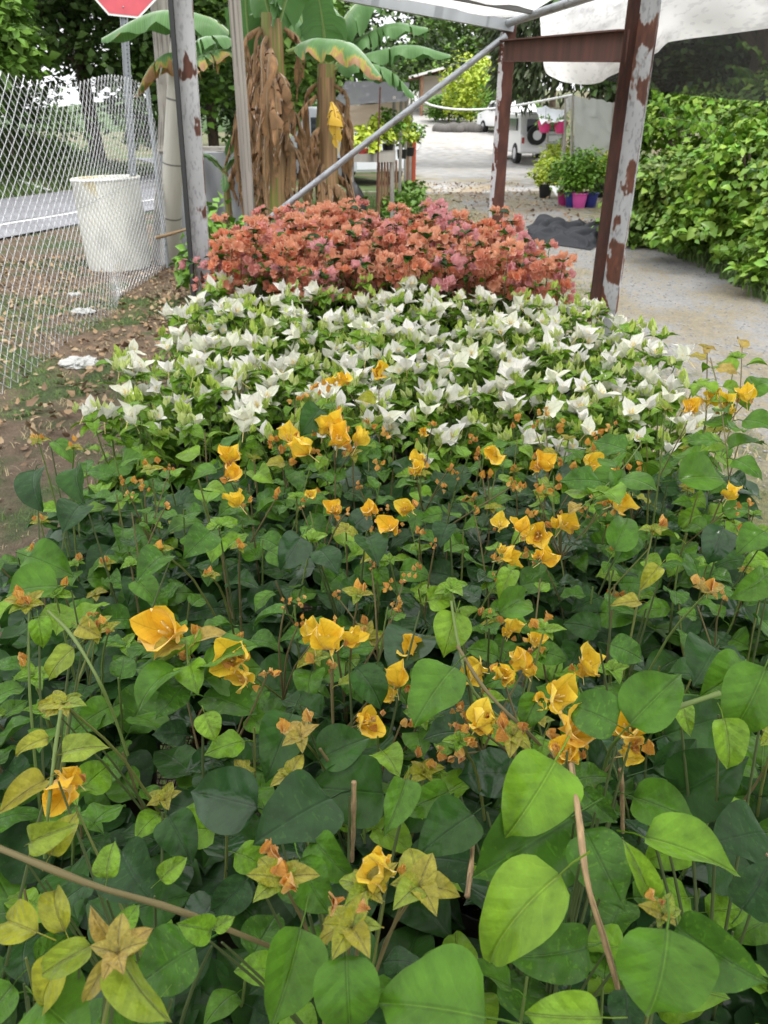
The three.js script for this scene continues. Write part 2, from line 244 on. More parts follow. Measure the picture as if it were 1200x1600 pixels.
{
  const bench = thing('wire_bench', 'long low bench topped with rusty wire mesh carrying all the flower pots', 'bench', [0, 0, 0]);
  const wires = []; const sp = .0145;
  for (let x = BX0; x <= BX1; x += sp) wires.push(boxAt(.0017, .0017, BL, x, BENCH_Y - .003, BCZ));
  for (let z = BZ0; z <= BZ1; z += sp) wires.push(boxAt(BW, .0017, .0017, BCX, BENCH_Y - .0013, z));
  part(bench, 'wire_mesh', mergeGeometries(wires), mat([.09, .075, .06], .6, { metalness: .4 }), 'stuff');
  for (const x of [BX0 + .03, BCX + .02, BX1 - .03]) part(bench, 'rail', bar(V(x, BENCH_Y - .03, BZ0), V(x, BENCH_Y - .03, BZ1), .05, .05), greyWood);
  for (let k = 0; k < 9; k++) { const z = BZ1 - .2 - k * .58; part(bench, 'joist', bar(V(BX0, BENCH_Y - .08, z), V(BX1, BENCH_Y - .08, z), .045, .045), brownWood); }
  part(bench, 'slat', bar(V(-.32, BENCH_Y - .017, BZ0 + .4), V(-.32, BENCH_Y - .017, BZ1), .085, .02), brownWood);
  for (let k = 0; k < 5; k++) for (const x of [BX0 + .06, BX1 - .06]) { const z = BZ1 - .2 - k * 1.16; part(bench, 'leg', bar(V(x, -.03, z), V(x, BENCH_Y - .104, z), .06, .06), greyWood); }
}
// ---------- plants on the bench ----------
const COLS = 8, colX = c => BX0 + .11 + c * (BW - .22) / (COLS - 1);
const SIDE = c => c < 4 ? `${ORD[c + 1]} from the fence side` : `${ORD[COLS - c]} from the lane side`;
function caneTo(plant, from, to, lean, r0, r1, m, n = 6) { // arching cane, returns its points
  const mid = from.clone().lerp(to, .5).add(lean), pts = curve([from, from.clone().lerp(mid, .5).add(V(rr(-.01, .01), .02, rr(-.01, .01))), mid, to], n);
  part(plant, 'cane', tube(pts, pts.map((_, k) => mixn(r0, r1, k / n)), 5), m); return pts;
}
function along(pts, t) { const f = t * (pts.length - 1), k = Math.min(pts.length - 2, Math.floor(f)); return pts[k].clone().lerp(pts[k + 1], f - k); }
// leaves up one cane: large and dark below, small and pale at the tip
function leafyCane(plant, pts, o) {
  const { n = 8, size = .085, from = .25, geos = LEAF_HI, low = MATURE, high = MID, tip = LIGHT, up = .8, a0 = rr(0, 6.28) } = o;
  for (let k = 0; k < n; k++) {
    const t = from + (1 - from) * (k + .5) / n, p = along(pts, t), a = a0 + k * 2.4 + rr(-.4, .4), dir = V(Math.cos(a), rr(-.35, .35), Math.sin(a));
    const nr = V(rr(-.45, .45), up, rr(-.25, .55)), len = size * rr(.7, 1.15) * (1 - .5 * Math.max(0, t - .6) / .4);
    const m = t > .86 ? pick(tip) : t > .6 ? pick(high) : R() < .8 ? pick(low) : pick(high);
    addLeaf(plant, pick(geos), m, p.addScaledVector(dir.clone().normalize(), len * .22), dir, nr, len);
  }
}
function shootTip(plant, p, size, mats, n = 5, budMats) { // star of tiny leaves round a growing tip
  for (let k = 0; k < n; k++) { const a = k * 6.283 / n + rr(-.4, .4), d = V(Math.cos(a), rr(.1, .9), Math.sin(a)); addLeaf(plant, pick(LEAF_LO), pick(mats), p, d, V(0, 1, .3), size * rr(.6, 1.1)); }
  if (budMats) for (let k = 0; k < 2 + ri(3); k++) { const q = p.clone().add(V(rr(-1, 1), rr(.1, 1), rr(-1, 1)).multiplyScalar(size * .5)); orient(part(plant, 'bud', pick(BUD), pick(budMats)), q, V(rr(-1, 1), 0, rr(-1, 1)), V(rr(-.6, .6), 1, rr(-.6, .6)), size * rr(.4, .65)); }
}
const plants = [];
const potTop = V(0, .12, 0);
// yellow rows nearest the camera: every one grown by itself
R = rng(31);
const YROWS = 7, rowZ = r => -.28 - r * .233;
for (let r = 0; r < YROWS; r++) for (let c = 0; c < COLS; c++) {
  const x = colX(c) + rr(-.02, .02), z = rowZ(r) + rr(-.02, .02);
  if (r < 5 && (Math.hypot(x + .30, z + .93) < .13 || Math.hypot(x + .12, z + 1.32) < .08)) continue;    // gaps where the mesh shows
  if (r === 0 && (c < 1 || c > 6)) continue;
  const p = thing('potted_bougainvillea', `potted yellow bougainvillea, ${ORD[r + 1]} row from the near bench end, ${SIDE(c)}`, 'potted plant', [x, BENCH_Y, z], 'yellow bougainvilleas on the bench');
  potInto(p); plants.push({ o: p, x, z, r, c, canes: [], tall: r < 2 ? .22 : .28 });
}
const nearest = (q, max = 9) => { let b = null, d = max; for (const p of plants) { const e = Math.hypot(p.x - q.x, p.z - q.z); if (e < d) { d = e; b = p; } } return b; };
const local = (p, q) => q.clone().sub(p.o.position);
for (const p of plants) {
  const n = 4 + ri(3), a0 = rr(0, 6.28);
  for (let k = 0; k < n; k++) {
    const a = a0 + k * 6.283 / n + rr(-.4, .4), reach = rr(.04, .15), h = .12 + p.tall * rr(.55, 1.05);
    const to = V(Math.cos(a) * reach, h, Math.sin(a) * reach), pts = caneTo(p.o, potTop.clone().add(V(Math.cos(a) * .012, 0, Math.sin(a) * .012)), to, V(Math.cos(a) * .02, -.02, Math.sin(a) * .02), .0036, .0015, pick(stemMats));
    leafyCane(p.o, pts, { n: 8 + ri(4), size: p.r < 2 ? .108 : .104, from: .3, geos: LEAF_HI, low: MATURE, high: R() < .75 ? MATURE : MID, tip: R() < .7 ? MID : LIGHT });
    if (R() < .42 && p.r > 1) shootTip(p.o, to, rr(.022, .034), R() < .5 ? OLIVE : LIGHT, 5, R() < .6 ? ORY : null);
  }
}
// flowers, leaves and branches that can be told apart, each at its own place and height above the bench
R = rng(57);
const HF = [ // px, py, width in px, y = open yellow / o = small orange cluster, height above ground
  [270, 990, 84, 'y', 1.0], [110, 1225, 66, 'y', 1.03], [368, 1030, 56, 'y'], [385, 1062, 52, 'y'], [418, 1052, 40, 'o'], [362, 1002, 30, 'o'], [490, 1003, 48, 'y'], [515, 1015, 60, 'y'], [540, 1005, 40, 'y'], [520, 1045, 30, 'o'],
  [600, 1368, 66, 'y', 1.06], [634, 1395, 30, 'o', 1.06], [888, 1150, 80, 'y', 1.08], [864, 1092, 58, 'y', 1.07], [890, 1185, 46, 'y', 1.07], [985, 1155, 72, 'y', 1.06], [745, 1137, 58, 'y', 1.04], [752, 1050, 50, 'y', 1.03], [785, 1058, 38, 'y', 1.03], [568, 1132, 48, 'y'], [590, 1118, 26, 'o'], [628, 1128, 38, 'o'], [620, 1075, 44, 'y'], [650, 1016, 46, 'y'], [710, 1098, 34, 'o'], [702, 1187, 46, 'o'], [716, 1130, 30, 'o'], [820, 1046, 44, 'y'], [833, 1008, 36, 'y'], [797, 988, 34, 'y'], [910, 1045, 46, 'y'], [690, 1188, 34, 'o'],
  [362, 725, 40, 'y'], [358, 746, 36, 'y'], [375, 790, 34, 'y'], [435, 773, 26, 'o'], [454, 692, 42, 'y'], [483, 710, 42, 'y'], [504, 677, 32, 'y'], [523, 673, 36, 'y'], [527, 696, 44, 'y'], [558, 696, 34, 'y'], [606, 682, 22, 'o'], [660, 680, 20, 'y'], [654, 721, 24, 'y'], [650, 738, 28, 'y'], [594, 732, 24, 'o'], [777, 712, 34, 'y'], [746, 712, 22, 'o'], [762, 744, 26, 'o'], [483, 776, 18, 'y'], [519, 800, 28, 'y'], [540, 802, 24, 'o'], [579, 802, 26, 'y'], [587, 825, 18, 'o'], [612, 827, 34, 'y'], [642, 799, 32, 'y'], [656, 833, 20, 'o'], [781, 823, 30, 'y'], [786, 873, 34, 'y'], [606, 921, 22, 'o'], [615, 941, 22, 'o'], [619, 957, 22, 'o'], [654, 894, 20, 'o'], [631, 906, 20, 'o'], [527, 933, 22, 'o'], [446, 945, 18, 'o'], [467, 975, 20, 'o'], [520, 975, 20, 'o'],
  [843, 730, 34, 'y'], [837, 713, 22, 'o'], [867, 722, 22, 'o'], [865, 762, 28, 'o'], [840, 772, 26, 'o'], [917, 732, 46, 'y'], [940, 742, 38, 'y'], [958, 747, 30, 'o'], [990, 737, 26, 'o'], [987, 762, 28, 'y'], [940, 772, 44, 'y'], [958, 790, 40, 'y'], [913, 802, 18, 'o'], [830, 800, 26, 'o'], [877, 827, 38, 'y'], [813, 832, 30, 'y'], [843, 837, 40, 'y'], [847, 877, 34, 'y'], [880, 810, 22, 'o'],
  [1077, 640, 30, 'y', 1.06], [1108, 630, 32, 'y', 1.06], [1135, 640, 34, 'y', 1.06], [1167, 627, 32, 'y', 1.07], [1137, 778, 30, 'y'], [1153, 797, 18, 'o'], [1170, 788, 18, 'o'], [933, 685, 24, 'o'], [952, 668, 18, 'o'], [973, 713, 24, 'o'], [880, 670, 26, 'o'], [850, 650, 20, 'o'], [810, 663, 26, 'o'], [835, 668, 18, 'o'],
  [592, 585, 30, 'y', 1.03], [530, 597, 28, 'y', 1.02], [489, 610, 24, 'o', 1.02], [516, 606, 22, 'o', 1.02], [535, 650, 24, 'o'], [462, 630, 22, 'o', 1.02], [575, 660, 22, 'o'], [217, 757, 22, 'o'], [202, 777, 16, 'o'], [193, 752, 16, 'o'], [258, 793, 20, 'o'], [225, 765, 20, 'o'], [690, 760, 20, 'o'], [700, 735, 18, 'o'], [735, 690, 22, 'o'], [712, 745, 18, 'o'], [675, 665, 16, 'o'], [1095, 920, 24, 'o'], [1130, 935, 20, 'o'], [860, 990, 22, 'o'], [1020, 830, 18, 'o'], [265, 735, 14, 'o'], [145, 960, 18, 'o'],
  [430, 690, 26, 'o'], [470, 790, 18, 'o'], [560, 760, 18, 'o'], [600, 800, 16, 'o'], [680, 850, 18, 'o'], [740, 800, 18, 'o'], [800, 760, 20, 'o'], [470, 940, 20, 'o'], [580, 885, 16, 'o']];
for (const [px, py, w, k, h = .98 + rr(-.03, .03)] of HF) {
  const q = atY(px, py, h), p = nearest(q), at = local(p, q), m = pxm(-q.z, h);
  let cn = p.canes.find(c => c.end.distanceTo(at) < .12);
  if (!cn) { const pts = caneTo(p.o, potTop, at.clone().add(V(0, -.03, 0)), V(rr(-.02, .02), rr(.0, .03), rr(-.02, .02)), .0024, .0012, pick(stemMats), 7); cn = { end: at.clone(), pts }; p.canes.push(cn); leafyCane(p.o, pts, { n: 8, size: .082, from: .22, high: R() < .6 ? MATURE : MID, tip: R() < .6 ? MID : R() < .5 ? LIGHT : OLIVE }); }
  else part(p.o, 'cane', tube(curve([along(cn.pts, .78), along(cn.pts, .85).lerp(at, .6).add(V(0, -.008, 0)), at], 4), [.0018, .0016, .0014, .0012, .001], 4), stemMats[1]);
  const ax = w > 44 ? V(rr(-.35, .35), rr(.5, .8), rr(.5, .9)) : V(rr(-.5, .5), rr(.45, .9), rr(.2, .9));
  if (k === 'y') {
    addFlower(p.o, at, w * m * (w > 44 ? .95 : .98), ax, YEL, BR_Y); if (R() < .65) addFlower(p.o, at.clone().add(V(rr(-.5, .5), rr(-.4, .2), rr(-.4, .4)).multiplyScalar(w * m * .7)), w * m * .55, ax.clone().add(V(rr(-.6, .6), 0, rr(-.6, .6))), YEL, BR_Y);
    for (let j = 0; j < 2 + ri(2); j++) orient(part(p.o, 'bud', pick(BUD), pick(ORY)), at.clone().add(V(rr(-.6, .6), rr(-.5, .2), rr(-.6, .5)).multiplyScalar(w * m * .8)), V(rr(-1, 1), 0, rr(-1, 1)), V(rr(-.8, .8), rr(.2, 1), rr(-.3, .8)), w * m * rr(.28, .42));
  } else for (let j = 0; j < 4; j++) orient(part(p.o, 'bud', pick(BUD), pick(ORY)), at.clone().add(V(rr(-.5, .5), rr(-.5, .5), rr(-.5, .5)).multiplyScalar(w * m * .8)), V(rr(-1, 1), 0, rr(-1, 1)), V(rr(-.8, .8), rr(.2, 1), rr(-.3, .8)), w * m * rr(.36, .54));
}
const HL = [ // base px,py  tip px,py  class  height  width factor
  [541, 1492, 546, 1640, 'm', 1.09, 1.0], [470, 1450, 420, 1600, 'm', 1.06, .85], [760, 1590, 592, 1570, 'm', 1.08, 1.1], [470, 1345, 520, 1432, 'm', 1.04, 1.0], [490, 1312, 548, 1380, 'm', 1.0, 1], [517, 1247, 398, 1316, 'd', 1.0, .95], [635, 1217, 602, 1305, 'm', 1.02, .6], [700, 1238, 620, 1272, 'm', 1.0, .8], [740, 1272, 654, 1340, 'd', 1.0, .95],
  [873, 1368, 733, 1512, 'l', 1.1, .75], [893, 1277, 742, 1368, 'm', 1.06, .95], [868, 1188, 788, 1308, 'l', 1.11, .95], [915, 1480, 785, 1500, 'm', .99, .8], [915, 1300, 977, 1425, 'm', 1.08, .95], [1010, 1310, 1148, 1380, 'l', 1.07, .7], [1015, 1400, 968, 1312, 'l', 1.1, .5], [1043, 1452, 1015, 1592, 'm', 1.12, 1.45], [1057, 1448, 1200, 1530, 'm', 1.09, .9], [940, 1590, 820, 1582, 'l', 1.08, .75], [977, 1545, 985, 1630, 'd', 1.04, 1], [1195, 1300, 1110, 1318, 'd', 1.0, 1.2], [990, 1246, 1085, 1285, 'm', 1.03, .9], [910, 1235, 968, 1290, 'm', 1.04, .6], [1160, 1420, 1200, 1340, 'd', 1.0, 1],
  [965, 1133, 880, 1092, 'm', 1.11, 1.05], [985, 1132, 1060, 1062, 'm', 1.11, .9], [1195, 1045, 1147, 1155, 'm', 1.12, 1.05], [1160, 1040, 1110, 1085, 'm', 1.1, 1.1], [1130, 1122, 1145, 1206, 'l', 1.1, .95], [1067, 1100, 1078, 1150, 'l', 1.09, .8], [843, 1087, 818, 1142, 'm', 1.07, .95], [1117, 1012, 1080, 1075, 'd', 1.0, 1.2], [953, 1008, 1006, 1032, 'm', 1.03, 1], [1040, 1150, 1140, 1120, 'd', .98, .9], [1060, 1240, 1170, 1180, 'd', .98, 1], [1020, 1200, 1110, 1165, 'd', 1.0, .6],
  [710, 1042, 645, 1134, 'm', 1.06, .95], [713, 958, 693, 1028, 'l', 1.06, 1.05], [557, 1045, 602, 1110, 'd', 1.0, 1.05], [655, 990, 612, 1064, 'd', .98, 1.05], [457, 1115, 415, 1225, 'd', 1.0, .8], [500, 1187, 575, 1158, 'd', .98, 1], [668, 940, 715, 930, 'l', 1.05, 1], [600, 1240, 480, 1230, 'd', .95, 1], [740, 1350, 620, 1330, 'd', .93, .9], [780, 960, 835, 925, 'm', 1.02, .8], [800, 890, 780, 935, 'l', 1.02, .8],
  [190, 1333, 250, 1410, 'd', 1.0, 1.15], [262, 1275, 302, 1352, 'd', .96, .9], [402, 1262, 305, 1240, 'd', .98, 1.1], [385, 1375, 326, 1436, 'd', 1.0, .9], [305, 1480, 215, 1545, 'm', 1.02, 1.1], [250, 1560, 190, 1620, 'm', 1.04, 1], [170, 1500, 125, 1575, 'b', 1.12, .55], [190, 1495, 278, 1588, 'o', 1.13, .6], [143, 1477, 42, 1532, 'o', 1.12, .6], [173, 1467, 143, 1412, 'b', 1.13, .6], [192, 1480, 238, 1452, 'b', 1.13, .7], [104, 1498, 44, 1594, 'o', 1.1, .7], [58, 1457, -8, 1430, 'o', 1.1, .9], [102, 1455, 70, 1370, 'o', 1.08, .6], [167, 1373, 181, 1315, 'l', 1.08, .9], [47, 1317, 106, 1290, 'o', 1.1, .8], [78, 1337, 122, 1260, 'o', 1.09, .65], [330, 1453, 274, 1442, 'l', 1.06, .95], [335, 1450, 368, 1432, 'l', 1.06, .9], [70, 1220, -2, 1280, 'o', 1.07, .6], [250, 1375, 292, 1340, 'l', 1.05, .8], [190, 1455, 215, 1412, 'l', 1.08, .9], [60, 1560, 150, 1640, 'm', 1.06, 1.2], [20, 1540, -30, 1620, 'm', 1.06, 1],
  [76, 1153, 14, 1175, 'o', 1.06, .8], [97, 1178, 169, 1166, 'o', 1.06, .7], [93, 1098, 48, 1110, 'o', 1.07, .6], [97, 1098, 134, 1084, 'o', 1.07, .5], [116, 1013, 76, 1064, 'o', 1.05, .75], [122, 977, 160, 998, 'o', 1.05, .9], [60, 965, 68, 1015, 'l', 1.05, .8], [90, 917, 18, 938, 'm', 1.0, .95], [45, 870, 118, 905, 'm', .98, 1], [257, 868, 212, 918, 'm', 1.0, .8], [320, 1115, 338, 1160, 'l', 1.0, 1.1], [120, 730, 122, 785, 'd', 1.04, 1.05], [55, 735, 48, 790, 'd', 1.03, 1.05], [125, 790, 98, 840, 'd', 1.02, 1], [85, 690, 118, 725, 'm', 1.03, .8], [330, 830, 285, 875, 'm', 1.0, .9], [500, 640, 470, 680, 'd', 1.03, 1.1], [500, 860, 530, 900, 'd', 1.0, 1], [575, 840, 590, 890, 'd', 1.0, 1], [470, 840, 440, 890, 'd', 1.0, 1], [700, 820, 690, 860, 'd', 1.0, 1], [960, 860, 985, 800, 'm', 1.02, .9], [980, 830, 965, 880, 'm', 1.02, .9], [1060, 750, 1120, 755, 'm', 1.0, 1], [1130, 825, 1110, 880, 'd', 1.0, 1.1], [1195, 830, 1150, 870, 'm', 1.02, 1], [1195, 900, 1150, 935, 'm', 1.03, .9], [1030, 885, 1000, 925, 'o', 1.04, .7], [1000, 940, 955, 945, 'o', 1.04, .6]];
const n0 = V(), twigMat = mat([.06, .085, .022], .7);
for (const [bx, by, tx, ty, k, h, wf] of HL) {
  const q = atY(bx, by, h), a = rr(.3, .95); n0.set(rr(-.45, .45), Math.cos(a), Math.sin(a)).normalize();
  const r = ray(tx, ty), t = q.clone().sub(EYE).dot(n0) / r.dot(n0), tip = EYE.clone().addScaledVector(r, t), p = nearest(q), d = tip.sub(q), len = d.length();
  if (len > .16) d.multiplyScalar(.16 / len);
  addLeaf(p.o, pick(LEAF_FLAT), pick(CLS[k]), local(p, q), d, n0, Math.min(len, .16) * 1.04, wf);
  const e = local(p, q).addScaledVector(d.clone().normalize(), -.26 * Math.min(len, .16)).add(V(0, -.012, 0)); part(p.o, 'twig', tube(curve([potTop, potTop.clone().lerp(e, .65).add(V(0, .015, 0)), e], 5), [.0024, .002, .0018, .0016, .0014, .0011], 4), twigMat);
}
// branches in front: px, py, height for each point; radius; material
const HB = [[[[-20, 1318, 1.1], [60, 1350, 1.1], [150, 1385, 1.09], [270, 1420, 1.07], [400, 1470, 1.03], [470, 1500, .9]], .0042, 1], [[[893, 1195, 1.1], [905, 1280, 1.1], [918, 1380, 1.09], [945, 1470, 1.06], [968, 1555, 1.0], [975, 1620, .85]], .0042, 'k'], [[[1125, 1083, 1.12], [1060, 1105, 1.11], [1005, 1128, 1.09], [960, 1160, 1.02], [940, 1220, .9]], .0040, 0], [[[553, 1222, 1.03], [552, 1290, .97], [550, 1345, .88]], .0042, 'k'], [[[970, 1203, 1.06], [972, 1250, 1.0], [973, 1300, .92]], .004, 'k'], [[[95, 1110, 1.08], [85, 1180, 1.06], [76, 1260, 1.04], [70, 1340, .98]], .003, 0], [[[75, 955, 1.06], [110, 990, 1.06], [150, 1055, 1.04], [175, 1110, .99], [200, 1180, .92]], .0034, 0], [[[290, 1000, 1.0], [295, 1050, .98], [303, 1090, .93]], .002, 0], [[[705, 940, 1.07], [715, 1000, 1.05], [740, 1080, 1.03], [790, 1130, 1.0], [850, 1180, .9]], .003, 0], [[[715, 1010, 1.06], [760, 1080, 1.05], [830, 1150, 1.03], [880, 1200, .92]], .0035, 1], [[[730, 1400, 1.0], [738, 1330, .98], [733, 1270, .96]], .004, 'k'], [[[1200, 1335, 1.0], [1170, 1370, .97], [1140, 1390, .92]], .003, 'k'], [[[900, 800, 1.02], [935, 770, 1.04], [970, 735, 1.05], [1005, 690, 1.07]], .002, 0], [[[1110, 560, 1.12], [1120, 600, 1.1], [1135, 700, 1.04], [1140, 780, .9]], .002, 1], [[[1160, 540, 1.1], [1150, 640, 1.06], [1110, 760, .95]], .002, 1], [[[500, 1170, 1.0], [520, 1200, .97], [545, 1240, .9]], .0028, 1]];
for (const [P, rad, m] of HB) { const w = P.map(([x, y, h]) => atY(x, y, h)), p = nearest(w[w.length - 1]); const pts = curve(w.map(q => local(p, q)), 14); part(p.o, 'branch', tube(pts, pts.map((_, k) => rad * .58 * (1 + .14 * Math.sin(k * 5)) * (1.15 - .3 * k / 14)), 7), m === 'k' ? barkMat : stemMats[m]); if (rad === .002) leafyCane(p.o, pts.slice().reverse(), { n: 12, size: .075, from: .1, low: MID, high: LIGHT, tip: BRONZE }); }
// pale shoot tips with tiny leaves and buds
for (const [px, py, h, s, m, b] of [[440, 1375, 1.06, .034, 'o', 1], [550, 1450, 1.1, .032, 'o', 1], [470, 1150, 1.02, .03, 'b', 1], [455, 1210, 1.0, .024, 'o', 0], [60, 690, 1.05, .022, 'o', 1], [115, 700, 1.05, .024, 'o', 1], [45, 945, 1.06, .03, 'o', 1], [150, 985, 1.04, .026, 'o', 1], [100, 1100, 1.07, .03, 'o', 0], [170, 985, 1.0, .024, 'o', 1], [1040, 640, 1.1, .03, 'o', 0], [1105, 545, 1.13, .036, 'b', 0], [1020, 830, 1.04, .03, 'o', 1], [1105, 925, 1.04, .034, 'b', 1], [705, 920, 1.07, .03, 'l', 0], [850, 985, 1.04, .03, 'l', 1], [185, 1490, 1.14, .026, 'b', 0], [655, 1385, 1.06, .04, 'o', 0], [575, 1390, 1.06, .03, 'o', 0], [375, 855, 1.0, .022, 'o', 1], [250, 860, 1.0, .022, 'o', 1], [330, 900, 1.0, .02, 'o', 1], [560, 930, 1.02, .024, 'o', 1], [1150, 560, 1.1, .03, 'l', 0], [1010, 690, 1.07, .026, 'l', 0], [1035, 1430, 1.1, .018, 'o', 1], [800, 1150, 1.05, .03, 'o', 1], [720, 1160, 1.03, .026, 'l', 1]]) {
  const q = atY(px, py, h), p = nearest(q); shootTip(p.o, local(p, q), s, CLS[m], 6, b ? ORY : null);
  part(p.o, 'cane', tube(curve([potTop, potTop.clone().lerp(local(p, q), .6).add(V(0, .05, 0)), local(p, q)], 6), [.0022, .002, .002, .0018, .0016, .0014, .0012], 5), pick(stemMats));
}
// ---------- white and coral rows: a few plants of each kind, then copies ----------
function whitePlant() {
  const g = new THREE.Group(); potInto(g); const n = 7 + ri(3), a0 = rr(0, 6.28);
  for (let k = 0; k < n; k++) {
    const a = a0 + k * 6.283 / n + rr(-.3, .3), reach = k < 2 ? rr(.01, .05) : rr(.06, .16), h = .12 + rr(.19, .30), to = V(Math.cos(a) * reach, h, Math.sin(a) * reach);
    const pts = caneTo(g, potTop.clone(), to, V(Math.cos(a) * .02, 0, Math.sin(a) * .02), .0035, .0016, stemGreen, 5);
    leafyCane(g, pts, { n: 8, size: .078, from: .25, geos: LEAF_LO, low: MID, high: LIGHT, tip: LIGHT });
    const kind = R();
    if (kind < .7) for (let j = 0; j < 1 + ri(3); j++) addFlower(g, to.clone().add(V(rr(-.03, .03), rr(-.015, .02), rr(-.03, .03))), rr(.038, .06), V(rr(-.8, .8), 1, rr(-.5, .9)), WHT, BR_W);
    for (let k = 0; k < 5; k++) { const b = rr(0, 6.28), d = V(Math.cos(b), rr(0, .7), Math.sin(b)); addLeaf(g, pick(LEAF_LO), pick(LIGHT), to.clone().add(V(0, -.012, 0)), d, V(0, 1, .3), rr(.04, .065)); }
    for (let j = 0; j < 1 + ri(3); j++) orient(part(g, 'bud', pick(WBUD), pick(GWH)), to.clone().add(V(rr(-.03, .03), rr(0, .02), rr(-.03, .03))), V(rr(-1, 1), 0, rr(-1, 1)), V(rr(-.4, .4), 1, rr(-.4, .4)), rr(.028, .042));
  }
  return g;
}
function coralPlant() {
  const g = new THREE.Group(); potInto(g); const n = 8 + ri(2), a0 = rr(0, 6.28);
  for (let k = 0; k < n; k++) {
    const a = a0 + k * 6.283 / n + rr(-.3, .3), reach = k < 3 ? rr(.01, .06) : rr(.07, .17), h = .12 + rr(.24, .46), to = V(Math.cos(a) * reach, h, Math.sin(a) * reach);
    const pts = caneTo(g, potTop.clone(), to, V(Math.cos(a) * .02, 0, Math.sin(a) * .02), .0035, .0016, stemMats[1], 5);
    leafyCane(g, pts, { n: 8, size: .066, from: .3, geos: LEAF_LO, low: MATURE, high: MID, tip: R() < .5 ? MID : LIGHT });
    const ms = R() < .25 ? [COR[3], COR[2]] : [COR[0], COR[1], COR[4]];
    for (let k = 0; k < 4; k++) { const b = rr(0, 6.28), d = V(Math.cos(b), rr(.2, 1), Math.sin(b)); addLeaf(g, pick(LEAF_LO), pick(k % 2 ? MID : MATURE), to.clone().add(V(0, .01, 0)), d, V(0, 1, .3), rr(.045, .07)); }
    for (let j = 0; j < 1 + ri(3); j++) orient(part(g, 'flower_cluster', pick(OCLUST), pick(ms), 'stuff'), j ? along(pts, rr(.72, .98)).add(V(rr(-.045, .045), rr(-.01, .03), rr(-.045, .045))) : to, V(rr(-1, 1), rr(-.2, .2), rr(-1, 1)), V(rr(-.6, .6), 1, rr(-.4, .7)), rr(.05, .078));
  }
  return g;
}
function rows(proto, z0, nrow, dz, what, group, note, keep) {
  for (let r = 0; r < nrow; r++) for (let c = 0; c < COLS; c++) {
    const x = (what === 'coral' ? BX0 + .07 + (colX(c) - BX0 - .07) * (1 - .035 * (r + .5)) : colX(c)) + rr(-.025, .025), z = z0 - r * dz + rr(-.025, .025), s = rr(.92, 1.1) * (what === 'coral' && c === 7 ? .86 : 1);
    const p = pick(proto).clone(); p.name = numbered('potted_bougainvillea'); p.position.set(x, BENCH_Y, z); p.rotation.y = rr(0, 6.28); p.scale.setScalar(s);
    p.userData = { label: `potted ${what} bougainvillea, ${ORD[r + 1]} ${note} row, ${SIDE(c)}`, category: 'potted plant', group }; scene.add(p);
  }
}
R = rng(91); const WP = [...Array(9)].map(whitePlant); rows(WP, -1.92, 7, .222, 'white', 'white bougainvilleas on the bench', 'white');
R = rng(92); const CP = [...Array(8)].map(coralPlant); rows(CP, -3.5, 7, .22, 'coral', 'coral bougainvilleas on the bench', 'coral');
// ---------- shelter frame ----------
function rustTex(seed, cover, base, w = 128, h = 512) {
  return dataTex(w, h, (u, v) => { const n = fbm(u * 4 + seed, v * 22 + seed * 3, 5) * .75 + fbm(u * 14 + seed, v * 40, 3) * .25, f = fbm(u * 30, v * 120 + seed, 3), r = sstep(cover, cover - .045, n), g = base * (.82 + .3 * fbm(u * 3 + seed, v * 9, 4)) - .10 * sstep(.6, .7, f); const d = .6 + .5 * fbm(u * 18, v * 60 + 9, 3); return [mixn(g, .40 * d, r), mixn(g * 1.0, .22 * d, r), mixn(g * 1.02, .15 * d, r)]; });
}
const paintMat = (seed, cover, base = .70, rough = .6) => { const t = rustTex(seed, cover, base); return mat([1, 1, 1], rough, { map: t, bumpMap: t, bumpScale: .002 }); };
const rustDark = (() => { const m = paintMat(5, .75, .35, .8); m.color = lin(.42, .36, .33); return m; })(), rustBeam = (() => { const t = dataTex(128, 512, (u, v) => { const d = .55 + .5 * fbm(u * 8, v * 30, 4); return [.40 * d, .24 * d, .19 * d]; }); return mat([1, 1, 1], .75, { map: t, bumpMap: t, bumpScale: .002 }); })();
function plate(a, b, dirA, w, th) { const m = dirA.clone().multiplyScalar(w / 2), g = bar(a.clone().add(m), b.clone().add(m), 1, 1); return g; }
function anglePost(name, label, foot, top, turn, legA, legB, mA, mB, lip) { // two plates meeting at a corner that points to the camera, with short return lips
  const o = thing(name, label, 'post', foot); const H = top.clone().sub(foot), L = H.length();
  const mk = (len, ang, ox, oz) => { const g = new THREE.BoxGeometry(len, L, .004, 1, 12, 1); g.translate(len / 2, L / 2, 0); const uv = g.attributes.uv, po = g.attributes.position; for (let k = 0; k < uv.count; k++) uv.setXY(k, po.getX(k) / .25, po.getY(k) / L); g.rotateY(ang); g.translate(ox, 0, oz); g.applyMatrix4(new THREE.Matrix4().makeShear(0, 0, H.x / L, H.z / L, 0, 0)); return g; };
  part(o, 'galvanised_face', mk(legA, turn[0], 0, 0), mA); part(o, 'rusty_face', mk(legB, turn[1], 0, 0), mB);
  const c = Math.cos(turn[0]) * legA, s = -Math.sin(turn[0]) * legA; part(o, 'lip', mk(lip, turn[0] + 1.57, c, s), mA);
  return o;
}
const paintA = paintMat(3, .46), paintB = paintMat(8, .40, .72), paintC = paintMat(12, .43, .74);
anglePost('shelter_post', 'rust streaked grey steel post at the lane edge beside the white flowers', V(.865, -.02, -3.3), V(.9, 2.06, -3.3), [-.55 + 0, Math.PI + .62], .066, .066, paintA, rustDark, .02);
anglePost('shelter_post', 'grey steel post with rust scabs on the fence side of the bench', V(-.88, -.02, -3.62), V(-.82, 2.3, -3.62), [0, -1.0], .09, .05, paintB, mat([.012, .012, .012], .7), .01);
